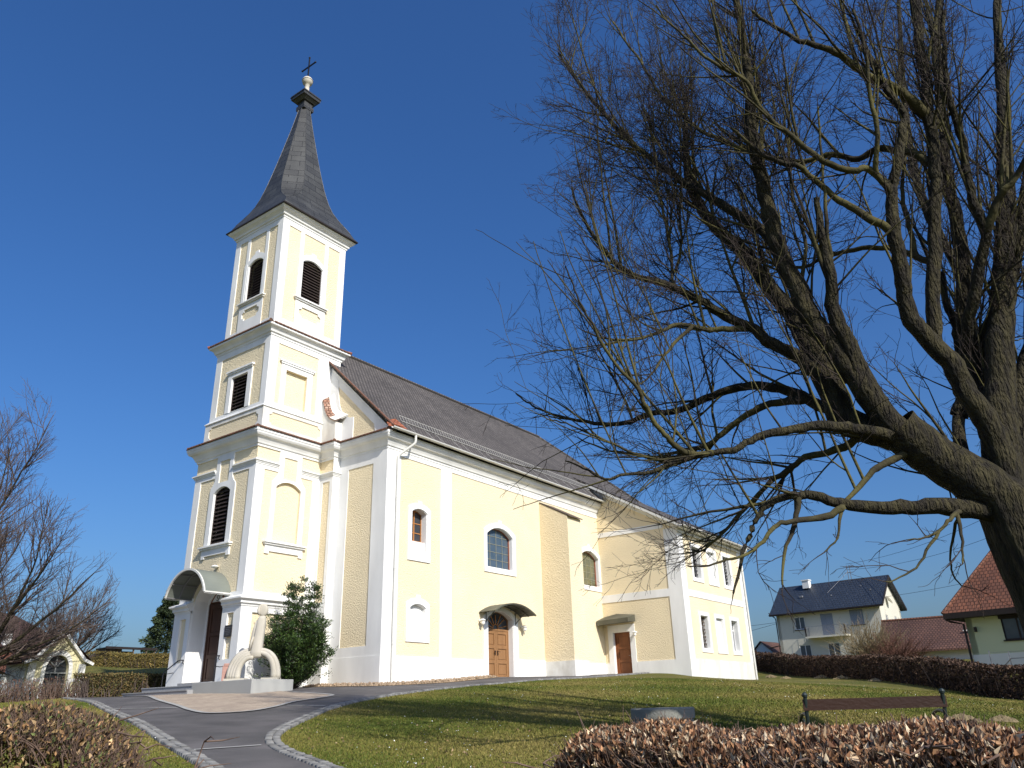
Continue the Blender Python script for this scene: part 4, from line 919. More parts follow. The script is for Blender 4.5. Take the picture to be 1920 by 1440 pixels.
mb=MB(); loft(mb,[(-.10,.75,.14,.12,-.03),(-.08,1.0,.12,.12,-.03),(-.05,1.35,.10,.11,-.03),(-.02,1.7,.08,.10,-.02),(.06,2.02,.06,.08,0)]); loft(mb,[(-.12,1.0,.03,.05,.08),(-.08,1.25,.04,.06,.12),(-.02,1.45,.025,.05,.12)]); mb.build('draped_side','sandstone',stt,smooth=True)
mb=MB()
c=S(.22,2.37,0); k=20; vs=[];fs=[]
for n,rr in ((-.08,.12),(-.07,.17),(.0,.185),(.07,.17),(.09,.12)):
    for j in range(k): a=2*math.pi*j/k; vs.append(c+sr*(math.cos(a)*rr*.9)+Vector((0,0,math.sin(a)*rr*1.25))+sn*n)
for i in range(4):
    for j in range(k): fs.append((i*k+j,i*k+(j+1)%k,i*k+k+(j+1)%k,i*k+k+j))
fs.append(tuple(range(k))[::-1]); fs.append(tuple(4*k+j for j in range(k))); mb.add(vs,fs); mb.build('head','sandstone',stt,smooth=True)
mb=MB(); loft(mb,[(.10,2.2,.05,.13,0),(.06,2.35,.05,.15,0),(.10,2.52,.06,.13,0),(.17,2.58,.05,.1,0)]); mb.build('veil','sandstone',stt,smooth=True)
def lobe(side_,grooves):
    for g in range(grooves):
        mb=MB(); pts=[];rs=[]
        w0=.82-.10*g; 
        for i in range(15):
            t=i/14; a=t*math.pi*.5
            u=side_*(w0*math.cos(a)**.75+.02)+.06; z=.05+(.96-.085*g)*math.sin(a)**.9
            pts.append(S(u,z,.035*g)); rs.append(.125-.05*t)
        mb.tube(pts,rs,8); mb.build('curved_lobe','sandstone',stt,smooth=True)
lobe(-1,4); lobe(1,2)
mb=MB(); p=[S(-.82,-.0,0),S(-.25,0,0)]
for a,b in ((-.90,-.18),(.40,.98)): mb.obox(S((a+b)/2,.035,0),sr,sn,(0,0,1),(b-a)/2,.24,.035)
mb.build('foot_slab','sandstone',stt)
mb=MB(); mb.obox(Vector((-2.92,-4.70,.50)),(.8,.6,0),(.6,-.8,0),(0,0,1),.10,.07,.26); mb.obox(Vector((-2.86,-4.66,.78)),(.8,.6,0),(.6,-.8,0),(.1,0,1),.13,.08,.05); o=mb.build('red_stone_marker','pinkstone',origin=(-2.92,-4.70,.26)); 
bv=o.modifiers.new('b','BEVEL'); bv.width=.02; bv.segments=2; tag(o,'small reddish stone post standing just left of the sculpture','stone post')
# ---- earth strip with clods along the wall
def clods():
    V=[];F=[];Cc=[];rng=random.Random(3)
    line=[(-3.0,-1.2),(-1.0,-1.3),(.6,-1.0),(1.15,.3),(1.1,2.5),(.95,4.5),(.8,6.3)]
    pts=smooth_line(line,8)
    for i in range(2600):
        t=rng.random()*(len(pts)-1.01);a=pts[int(t)];b=pts[int(t)+1];x=a[0]+(b[0]-a[0])*(t%1);y=a[1]+(b[1]-a[1])*(t%1)
        f=rng.random()
        if t<len(pts)*.38: y=y+f*(1.0 if y<-.6 else .8)
        else: x=x*(1-f)+.05*f
        s=rng.uniform(.02,.085)*(1 if rng.random()<.6 else .55);z=tz(x,y)+.05+(rng.random()*.05 if .15<f<.9 else 0);k=len(V)
        for dx,dy,dz_ in ((1,0,0),(0,1,0),(-1,0,0),(0,-1,0),(0,0,1),(0,0,-1)):
            r=s*rng.uniform(.6,1.25);V.append((x+dx*r+rng.uniform(-.3,.3)*s,y+dy*r+rng.uniform(-.3,.3)*s,z+dz_*r*.8))
        for a_ in range(4):
            F.append((k+a_,k+(a_+1)%4,k+4));F.append((k+(a_+1)%4,k+a_,k+5))
        g=rng.uniform(.7,1.25);Cc+=[(.34*g,.25*g,.165*g)]*6
    o=raw('earth_clods',V,F,'earth',col=np.array(Cc));tag(o,'strip of dry brown earth clods along the foot of the church wall','earth','',kind='stuff')
    del o['category']; o['category']='earth'
clods()
sheet('soil_bed',[(-3.3,-1.35),(-1.0,-1.45),(.65,-1.15),(1.3,.2),(1.25,2.5),(1.05,4.5),(.85,6.45),(-.2,6.5),(-.2,.0),(-3.3,-.2)],'earth',.045,'bare brown soil bed at the foot of the church wall')
o=bpy.data.objects['soil_bed']; a=o.data.color_attributes.new('Col','FLOAT_COLOR','POINT'); a.data.foreach_set('color',np.tile([.29,.21,.135,1],len(o.data.vertices)).astype(np.float32))
# ================================================================== foliage tools
def leaves(name,P,S_,m,cols,parent=None,aspect=.45,fold=.25,dirs=None,origin=None):
    """one small folded leaf (2 triangles... 4 verts) per point"""
    n=len(P); D=RNG.normal(size=(n,3)) if dirs is None else dirs+RNG.normal(size=(n,3))*.45; D/=np.linalg.norm(D,axis=1)[:,None]
    W=np.cross(D,RNG.normal(size=(n,3)));W/=np.linalg.norm(W,axis=1)[:,None];U=np.cross(D,W);s=S_[:,None]
    V=np.stack([P,P+D*s*.45+W*s*aspect+U*s*fold,P+D*s,P+D*s*.45-W*s*aspect+U*s*fold],1).reshape(-1,3)
    k=np.arange(n)[:,None]*4;F=np.concatenate([k+[0,1,2],k+[0,2,3]],0)
    C_=np.repeat(cols,4,axis=0)
    return raw(name,V,F,m,parent,col=C_,origin=origin)
def tubes(name,brs,m,k=3,parent=None,origin=None):
    """many thin tapering tubes: brs list of (pts Nx3, radii N)"""
    Vs=[];Fs=[];o=0;ang=np.arange(k)*2*np.pi/k;ca,sa=np.cos(ang),np.sin(ang)
    for P,r in brs:
        n=len(P);d=np.empty_like(P);d[1:-1]=P[2:]-P[:-2];d[0]=P[1]-P[0];d[-1]=P[-1]-P[-2];d/=np.linalg.norm(d,axis=1)[:,None]+1e-9
        ref=np.array([.31,.45,.83]) if abs(d[0]@np.array([.31,.45,.83]))<.9 else np.array([1.,0,0])
        a=np.cross(d,ref);a/=np.linalg.norm(a,axis=1)[:,None]+1e-9;b=np.cross(d,a)
        V=P[:,None]+(a[:,None]*ca[None,:,None]+b[:,None]*sa[None,:,None])*r[:,None,None]
        Vs.append(V.reshape(-1,3));i=np.arange(n-1)[:,None]*k;j=np.arange(k)[None];j2=(j+1)%k
        Fs.append(np.stack([i+j,i+j2,i+k+j2,i+k+j],-1).reshape(-1,4)+o);o+=n*k
    return raw(name,np.concatenate(Vs),np.concatenate(Fs),m,parent,smooth=True,origin=origin)
def palette(n,cs,jit=.2):
    cs=np.array(cs);c=cs[RNG.integers(0,len(cs),n)];return np.clip(c*(1+RNG.normal(size=(n,1))*jit),0.005,1)
# ================================================================== evergreen bush beside the tower
def evergreen():
    bx,by=-2.1,-2.3;bz=tz(bx,by)
    r=thing('evergreen_bush','tall glossy evergreen shrub with two leafy tips, in front of the church wall','shrub',(bx,by,bz))
    stems=[];P=[];D=[]
    for s in range(46):
        a=random.random()*6.283;rad=random.random()**.6
        h=random.uniform(1.2,2.7) if s>7 else random.uniform(3.2,3.95)
        if s<4: tx,ty=bx-.05,by+.0;h=3.45+random.random()*.3;rad*=.3;off=(-.28,-.2)
        elif s<8: off=(.22,.16);h=3.55+random.random()*.35;rad*=.35
        else: off=(0,0)
        ex_,ey_=bx+off[0]+math.cos(a)*rad*1.15,by+off[1]+math.sin(a)*rad*1.15
        n=12;pts=[]
        for i in range(n):
            t=i/(n-1);q=math.sin(t*1.5)**1.0;pts.append((bx+(ex_-bx)*q+random.gauss(0,.02),by+(ey_-by)*q+random.gauss(0,.02),bz+h*t))
        pts=np.array(pts);stems.append((pts,np.linspace(.022,.005,n)))
        for i in range(2,n):
            for b in range(5):
                a2=random.random()*6.283;ln=random.uniform(.15,.5)*(1-.4*i/n) * (1.0 if h<3 else .7);p0=pts[i];e=p0+np.array([math.cos(a2)*ln,math.sin(a2)*ln,ln*random.uniform(.1,.9)])
                mid=(p0+e)/2+np.array([0,0,-.03]);stems.append((np.array([p0,mid,e]),np.array([.006,.005,.003])))
                for q in range(9):
                    t=.25+.75*q/8;P.append(p0+(e-p0)*t+np.random.default_rng(q+i).normal(size=3)*.02);D.append((e-p0)/ln+np.array([0,0,.25]))
    for b in range(30):   # stray side sprays
        a=random.random()*6.283;z=random.uniform(.3,2.6);ln=random.uniform(.5,.8);p0=np.array([bx+math.cos(a)*.8,by+math.sin(a)*.8,bz+z]);e=p0+np.array([math.cos(a)*ln,math.sin(a)*ln,ln*random.uniform(0,.6)])
        stems.append((np.array([p0,(p0+e)/2,e]),np.array([.008,.006,.003])))
        for q in range(14): P.append(p0+(e-p0)*(q/13));D.append((e-p0)/ln)
    P=np.array(P)+RNG.normal(size=(len(P),3))*.03;D=np.array(D)
    P=np.concatenate([P,P+RNG.normal(size=P.shape)*.06,P+RNG.normal(size=P.shape)*.05]);D=np.concatenate([D,D,D])
    n=len(P);leaves('foliage',P,RNG.uniform(.06,.125,n),'leafgreen',palette(n,[(.02,.045,.008),(.03,.065,.012),(.045,.085,.015),(.07,.11,.022),(.018,.032,.01)],.2),r,aspect=.17,fold=.04,dirs=D)
    tubes('stem',stems,'twig',4,r)
evergreen()
# ================================================================== near hedges
def hedge_near(name,label,line,width,top,base,nleaf,ntw,leafcols,stemdens,lsize=(.035,.075),seed=1,under=None,parent_origin=None,topvar=.06,dens_top=.55,ends=True,band=None,stemr=(.012,.03)):
    rng=np.random.default_rng(seed);L=np.array(line,float);seg=np.hypot(*np.diff(L,axis=0)[:,:2].T);s=np.r_[0,np.cumsum(seg)]
    o=L[len(L)//2];r=thing(name,label,'hedge',(float(o[0]),float(o[1]),tz(o[0],o[1])))
    def pos(q,u):
        x=np.interp(q,s,L[:,0]);y=np.interp(q,s,L[:,1]);dx=np.interp(q+.1,s,L[:,0])-np.interp(q-.1,s,L[:,0]);dy=np.interp(q+.1,s,L[:,1])-np.interp(q-.1,s,L[:,1]);d=np.hypot(dx,dy)+1e-9
        return x-dy/d*u,y+dx/d*u
    tp=np.interp
    def topz(q,u): 
        tq=np.interp(q,s,[p[2] for p in line]);return tq+topvar*(np.sin(q*3.1+u*2)+np.sin(q*7.3+1+u*5)*.6+np.sin(q*1.3+2))*.5-(np.abs(u)/(width/2))**4*.12-np.clip(.45-q,0,1)**1.4*(.9 if ends else 0)
    n=nleaf;q=rng.uniform(0,s[-1],n);u=rng.uniform(-width/2,width/2,n);x,y=pos(q,u);zt=topz(q,u);zb=T(x,y)+.12
    f=rng.random(n);sel=rng.random(n)<dens_top;z=np.where(sel,zt-np.abs(rng.normal(size=n))*.07,(zb+(zt-zb)*f) if band is None else zt-band*f**1.3)
    P=np.stack([x,y,z],1);S_=rng.uniform(*lsize,n)
    leaves('foliage',P,S_,'leafbrown',palette(n,leafcols,.35),r,aspect=.24,fold=.26,dirs=rng.normal(size=(n,3))*.5+np.array([0,0,.75]))
    br=[]
    for i in range(ntw):
        q0=rng.uniform(0,s[-1]);u0=rng.uniform(-width/2,width/2);x0,y0=pos(q0,u0);x0=float(x0);y0=float(y0);z1=float(topz(q0,u0));z0=z1-rng.uniform(.05,.22);h=(z1-z0+(rng.random()*.03 if rng.random()<.965 else rng.uniform(.02,.10)))
        d=np.array([rng.normal()*.5,rng.normal()*.5,.9]);d/=np.linalg.norm(d);p0=np.array([x0,y0,z0]);p1=p0+d*h*.5;d=d+rng.normal(size=3)*.25;p2=p1+d*h*.5
        br.append((np.array([p0,p1,p2]),np.array([.0035,.0028,.0015])*rng.uniform(.6,1.4)))
    for i in range(int(s[-1]*stemdens)):
        q0=rng.uniform(0.1,s[-1]);u0=rng.normal()*width*.12;x0,y0=pos(q0,u0);x0=float(x0);y0=float(y0);zb_=tz(x0,y0)-.05
        for b in range(4):
            e=np.array([x0+rng.normal()*.25,y0+rng.normal()*.25,float(topz(q0,u0))-.08]);p0=np.array([x0,y0,zb_]);n_=7;pts=np.array([p0+(e-p0)*t+rng.normal(size=3)*.03*(t>0) for t in np.linspace(0,1,n_)]);r0=rng.uniform(*stemr);br.append((pts,np.linspace(r0,.005,n_)))
            for c in range(9):
                p=pts[rng.integers(2,n_)];a=rng.uniform(0,6.28);ln=rng.uniform(.10,.3);d=np.array([math.cos(a)*ln,math.sin(a)*ln,rng.uniform(-.10,.08)]);br.append((np.array([p,p+d*.5+rng.normal(size=3)*.02,p+d]),np.array([.007,.005,.002])))
    tubes('twigs',br,'stem',4,r);return r
beech=[(.26,.135,.07),(.34,.20,.11),(.20,.095,.05),(.44,.32,.20),(.30,.16,.08),(.16,.08,.045),(.52,.42,.29)]
hedge_near('clipped_hedge','clipped hedge of dry brown leaves in the right foreground, before the bench',
  [(19.4,-17.2,-1.22),(19.85,-17.25,-1.10),(20.4,-17.35,-1.045),(21.4,-17.6,-1.045),(22.4,-17.9,-1.08),(23.6,-18.3,-1.14),(25.2,-18.9,-1.20)],1.05,0,0,150000,20000,beech,7,lsize=(.022,.062),seed=4)
hedge_near('clipped_hedge','shaggy thinning brown hedge with bare stems at the lower left corner',
  [(17.1,-19.05,-1.2),(16.8,-19.3,-.95),(16.5,-19.5,-.83),(15.9,-19.75,-.80),(14.9,-20.3,-.78),(13.6,-20.9,-.78)],.9,0,0,19000,9000,
  [(.20,.12,.05),(.28,.16,.075),(.15,.10,.045),(.34,.23,.12),(.12,.10,.04),(.10,.12,.04)],7,lsize=(.022,.055),seed=9,dens_top=.45,band=.38,stemr=(.02,.045))
# ================================================================== far hedges
def hedge_far(name,label,line,width,h,n,cols,size,ntw=0,seed=2,twm='twigfar'):
    rng=np.random.default_rng(seed);L=np.array(line,float);seg=np.hypot(*np.diff(L,axis=0).T);s=np.r_[0,np.cumsum(seg)];o=L[len(L)//2]
    r=thing(name,label,'hedge',(float(o[0]),float(o[1]),tz(o[0],o[1])))
    def mk(n,inset):
        q=rng.uniform(0,s[-1],n);u=rng.uniform(-width/2,width/2,n);ff=rng.random(n)
        face=rng.random(n)<.75;u=np.where(face,np.sign(u)*(width/2-np.abs(rng.normal(size=n))*.06),u)
        x=np.interp(q,s,L[:,0]);y=np.interp(q,s,L[:,1]);dx=np.interp(q+.2,s,L[:,0])-np.interp(q-.2,s,L[:,0]);dy=np.interp(q+.2,s,L[:,1])-np.interp(q-.2,s,L[:,1]);d=np.hypot(dx,dy)+1e-9
        x=x-dy/d*u;y=y+dx/d*u;hh=h*(1+.03*np.sin(q*1.1)+.03*np.sin(q*3.7+1));z=T(x,y)+np.where(face,ff*hh,hh-np.abs(rng.normal(size=n))*.05);return np.stack([x,y,z],1)
    P=mk(n,0);leaves('foliage',P,rng.uniform(size*.6,size*1.3,n),'leafbrown',palette(n,cols,.25),r,aspect=.35,fold=.1)
    # inner dark mass of branches
    br=[]
    for i in range(ntw):
        q=rng.uniform(0,s[-1]);x=np.interp(q,s,L[:,0])+rng.normal()*width*.3;y=np.interp(q,s,L[:,1])+rng.normal()*width*.3;z0=tz(x,y)if i%6==0 else z0 if i else tz(x,y)
        p0=np.array([x,y,tz(x,y)]);e=p0+np.array([rng.normal()*.2,rng.normal()*.2,h*rng.uniform(.6,1.05)]);br.append((np.array([p0,(p0+e)/2+rng.normal(size=3)*.06,e]),np.array([.018,.012,.004])))
    if br: tubes('twigs',br,twm,3,r)
    return r
hedge_far('clipped_hedge','long dark purplish brown hedge across the lawn in front of the far houses',
  [(-4.0,39.2),(1.55,33.66),(7.48,28.29),(12.39,22.36),(16.54,17.06),(19.58,12.4),(22.5,8.2),(26,4)],.9,1.1,62000,[(.060,.036,.026),(.078,.048,.032),(.045,.028,.022),(.10,.062,.040)],.10,2600,seed=5,twm='twig')
hedge_far('clipped_hedge','low olive brown hedge between the small chapel and the church steps',
  [(-9.5,-6.4),(-10.2,-4.6),(-11.0,-3.0),(-12.0,-1.2),(-13.2,.8)],.9,.86,26000,[(.13,.095,.035),(.09,.08,.03),(.16,.11,.045),(.07,.075,.028)],.07,900,seed=6)
hedge_far('clipped_hedge','bare twiggy reddish hedge in front of the small chapel',
  [(-7.6,-12.2),(-8.3,-10.3),(-9.0,-8.4),(-9.45,-6.7)],.8,.75,600,[(.16,.085,.055),(.12,.06,.045),(.10,.09,.04)],.06,420,seed=8,twm='stem')
hedge_far('clipped_hedge','golden olive hedge at the top of the grassy bank, below the conifer',
  [(-47.2,12.6),(-44,13.6),(-40,15),(-36.5,16.4),(-34,18)],1.1,1.05,22000,[(.20,.15,.04),(.15,.12,.035),(.24,.17,.06),(.11,.10,.035)],.11,500,seed=7)
# ================================================================== grass + daisies
def grass():
    rng=np.random.default_rng(11);cam2=np.array([CP.x,CP.y]);fwd=np.array([-.5412,.7492]);fwd/=np.linalg.norm(fwd);rt=np.array([fwd[1],-fwd[0]])
    n=800000;D=7+27*rng.random(n)**1.55;a=rng.uniform(-.62,.70,n);x=cam2[0]+fwd[0]*D+rt[0]*np.tan(a)*D;y=cam2[1]+fwd[1]*D+rt[1]*np.tan(a)*D
    kr=[(p[0]+.28,p[1]+.05) for p in KR];ap=[p for p in ASPH]
    bad=in_poly(x,y,ap)
    K=np.array(KR+KL);
    keep=~bad
    x,y,D=x[keep],y[keep],D[keep]
    # off the kerbs
    def dist(x,y,L):
        m_=np.full(len(x),9.);L=np.array(L)
        for i in range(len(L)-1):
            a_=L[i];b_=L[i+1];d=b_-a_;t=np.clip(((x-a_[0])*d[0]+(y-a_[1])*d[1])/(d@d),0,1);m_=np.minimum(m_,np.hypot(x-a_[0]-t*d[0],y-a_[1]-t*d[1]))
        return m_
    k=(dist(x,y,KR)>.27)&(dist(x,y,KL)>.27)&~((x<4.98)&(y>17.0)&(y<26.3))&~((x<1.75)&(y>-2))&~((x<0)&(y>-7));x,y,D=x[k],y[k],D[k];z=T(x,y);n=len(x)
    patch=np.sin(x*.9+y*.5)+np.sin(x*.37-y*1.1+2)+rng.normal(size=n)*.8
    h=rng.uniform(.012,.038,n)*(1+.25*np.sin(x*1.7)*np.sin(y*2.1));az=rng.uniform(0,6.283,n);wd=.006+D*.00045;lx=rng.normal(size=n)*.35*h;ly=rng.normal(size=n)*.35*h
    V=np.stack([np.stack([x-np.cos(az)*wd,y-np.sin(az)*wd,z-.005],1),np.stack([x+np.cos(az)*wd,y+np.sin(az)*wd,z-.005],1),np.stack([x+lx,y+ly,z+h],1)],1).reshape(-1,3)
    g=np.array([(.065,.095,.013),(.115,.130,.022),(.18,.16,.038),(.23,.185,.06)]);w_=np.clip((patch+2.5)/5*3+rng.normal(size=n)*.45,0,2.99);i=w_.astype(int);f=(w_-i)[:,None];c=g[i]*(1-f)+g[np.minimum(i+1,3)]*f;c*=rng.uniform(.75,1.25,(n,1))
    o=raw('grass',V,np.arange(3*n).reshape(-1,3),'blade',col=np.repeat(c,3,axis=0));tag(o,'short lawn grass in front of the church',kind='stuff')
    idx=rng.choice(n,4500,replace=False);V=[];F=[]
    cl=[(rng.uniform(-6,22),rng.uniform(-14,22)) for _ in range(40)]
    for i in idx:
        if np.sin(x[i]*1.3+y[i]*.8)+rng.normal()*.7<.1: continue
        r_=rng.uniform(.006,.011);kx=len(V);zz=z[i]+.045+rng.random()*.03;tl=rng.normal(size=2)*.4
        for q in range(6): a_=q*1.0472;V.append((x[i]+math.cos(a_)*r_,y[i]+math.sin(a_)*r_,zz+(math.cos(a_)*tl[0]+math.sin(a_)*tl[1])*r_))
        F+=[(kx,kx+1,kx+2),(kx,kx+2,kx+3),(kx,kx+3,kx+4),(kx,kx+4,kx+5)]
    o=raw('daisies',V,F,'petal');tag(o,'tiny white daisies scattered through the lawn',kind='stuff')
    k=rng.choice(n,2600,replace=False);k=k[(x[k]>9)|(rng.random(len(k))<.3)];P=np.stack([x[k],y[k],z[k]+.02],1)
    D_=rng.normal(size=(len(k),3));D_[:,2]*=.25
    o=leaves('leaf_litter',P,rng.uniform(.03,.06,len(k)),'leafbrown',palette(len(k),[(.24,.15,.08),(.34,.24,.14),(.15,.10,.06)],.2),None,aspect=.3,fold=.15,dirs=D_);tag(o,'dry fallen leaves scattered on the lawn',kind='stuff')
grass()
def molehills():
    for k,(x,y,s) in enumerate([(5.2,27.9,.35),(6.6,26.4,.3),(8.9,25.6,.4),(10.6,23.3,.45),(12.9,20.3,.3),(19.9,-3.4,.3),(20.5,-2.6,.25)]):
        rng=random.Random(k);V=[];F=[];z=tz(x,y);Cc=[]
        for i in range(90):
            a=rng.random()*6.283;r=s*rng.random()**.6;q=.04+.03*rng.random();hx,hy=x+math.cos(a)*r,y+math.sin(a)*r;hz=tz(hx,hy)+max(0,(1-r/s))*s*.35;b=len(V)
            for d in ((1,0,0),(0,1,0),(-1,0,0),(0,-1,0),(0,0,1)): V.append((hx+d[0]*q,hy+d[1]*q,hz+d[2]*q))
            F+=[(b,b+1,b+4),(b+1,b+2,b+4),(b+2,b+3,b+4),(b+3,b,b+4)];g=rng.uniform(.7,1.2);Cc+=[(.22*g,.17*g,.09*g)]*5
        o=raw('molehill',V,F,'earth',col=np.array(Cc),origin=(x,y,z));tag(o,['pale molehill in the lawn nearest the annex corner','small molehill near the annex beside the dark hedge','molehill on the far lawn below the grey house','larger dry molehill in front of the dark hedge','molehill in front of the hedge nearest the green house','dark molehill behind the bench seen under its board','small dark molehill just right of the one behind the bench'][k],'molehill','molehills on the lawn')
molehills()
# ================================================================== bench, well ring
A_=Vector((19.80,-12.93,0));B_=Vector((21.10,-12.27,0))
def bench():
    c=(A_+B_)/2;z0=tz(c.x,c.y)+.03;d=(B_-A_);L=d.length;d.normalize();n=Vector((-d.y,d.x,0))  # n: away from camera (front of the bench)
    r=thing('park_bench','park bench seen from behind, one dark red board on green black iron ends','bench',(c.x,c.y,z0))
    def P(u,f,z): return c+d*u+n*f+Vector((0,0,z0+z))
    h=.80
    mb=MB(); mb.obox(P(0,.0,.755),d,n,Vector((0,0,1)),L/2+.02,.016,.058); mb.build('backrest_board','benchwood',r)
    mb=MB(); mb.obox(P(0,.06,.57),d,n,Vector((0,0,1)),L/2+.02,.012,.0) if False else mb.obox(P(0,.05,.50),d,n,Vector((0,0,1)),L/2,.014,.04); mb.build('backrest_board','benchwood',r)
    for k in range(3):
        mb=MB(); mb.obox(P(0,.16+.13*k,.42),d,n,Vector((0,0,1)),L/2+.02,.055,.016); mb.build('seat_board','benchwood',r)
    for s in (-1,1):
        u=s*(L/2-.01)
        mb=MB(); mb.tube(smooth_line3([P(u,-.02,.84),P(u,.03,.6),P(u,.09,.42),P(u,.02,.2),P(u,-.08,.0)]),[.02]*100 if False else .021,8)
        mb.lathe(P(u,-.02,.85),[(0,-.03),(.03,-.01),(.034,.01),(.02,.03),(0,.04)],10)
        mb.tube(smooth_line3([P(u,.02,.64),P(u,.2,.67),P(u,.42,.64),P(u,.52,.56),P(u,.46,.46)]),.018,8)
        mb.tube(smooth_line3([P(u,.52,.57),P(u,.46,.3),P(u,.54,.0)]),.02,8); mb.bar(P(u,.06,.40),P(u,.5,.40),.03)
        mb.tube([P(u,.30+.07*math.cos(t),.535+.07*math.sin(t)) for t in np.linspace(0,6.0,14)],.011,6)
        mb.build('iron_end','benchiron',r)
bench()
def well():
    x,y=16.12,-9.05;z=tz(x,y);r=thing('concrete_ring','low weathered concrete ring lying open on the lawn, left of the bench','concrete ring',(x,y,z))
    mb=MB(); mb.lathe((x,y,z),[(.52,-.1),(.52,.20),(.545,.21),(.55,.36),(.53,.385),(.46,.385),(.45,.37),(.45,.0),(0,.0)],56); mb.build('ring','concrete',r)
    mb=MB(); mb.lathe((x,y,z),[(.445,.30),(0,.305)],32); mb.build('cover','darktrim',r)
well()
# ================================================================== bare trees
def catmull(P,k=4):
    P=np.asarray(P,float);out=[]
    for i in range(len(P)-1):
        a=P[max(i-1,0)];b=P[i];c=P[i+1];d=P[min(i+2,len(P)-1)]
        for q in range(k):
            t=q/k;out.append(.5*((2*b)+(c-a)*t+(2*a-5*b+4*c-d)*t*t+(-a+3*b-3*c+d)*t**3))
    out.append(P[-1]);return np.array(out)
def grow(rng,p,d,L,n,wob,grav,r0,r1):
    pts=[p];d=d/np.linalg.norm(d);st=L/n
    for i in range(n):
        d=d+rng.normal(size=3)*wob;d[2]+=grav;d/=np.linalg.norm(d);pts.append(pts[-1]+d*st)
    return np.array(pts),np.linspace(r0,r1,n+1)
def perp(rng,d,ang):
    w=np.cross(d,rng.normal(size=3));w/=np.linalg.norm(w)+1e-9;return d*math.cos(ang)+w*math.sin(ang)
def twigs_from(rng,parents,dens,Lr,ang,n,wob,grav,rad,tstart=.2,taper=True):
    out=[]
    for P,R in parents:
        seg=np.linalg.norm(np.diff(P,axis=0),axis=1);L=seg.sum()
        cnt=rng.poisson(L*dens)
        for c in range(cnt):
            t=tstart+(1-tstart)*rng.random();i=t*(len(P)-1);a=int(min(i,len(P)-2));f=i-a;p=P[a]*(1-f)+P[a+1]*f;d=P[a+1]-P[a];d/=np.linalg.norm(d)+1e-9
            ln=rng.uniform(*Lr)*(1.15-.55*t if taper else 1);pr=R[a]
            g=grav(d,p,rng) if callable(grav) else grav
            r0=min(pr*.7,rad[0]*rng.uniform(.8,1.3));out.append(grow(rng,p,perp(rng,d,rng.uniform(*ang)),ln,n,wob,g,r0,rad[1]))
        # continuation at tip
        d=P[-1]-P[-2];d/=np.linalg.norm(d)+1e-9;out.append(grow(rng,P[-1],d,rng.uniform(*Lr)*.6,n,wob,0,min(R[-1],rad[0]),rad[1]))
    return out
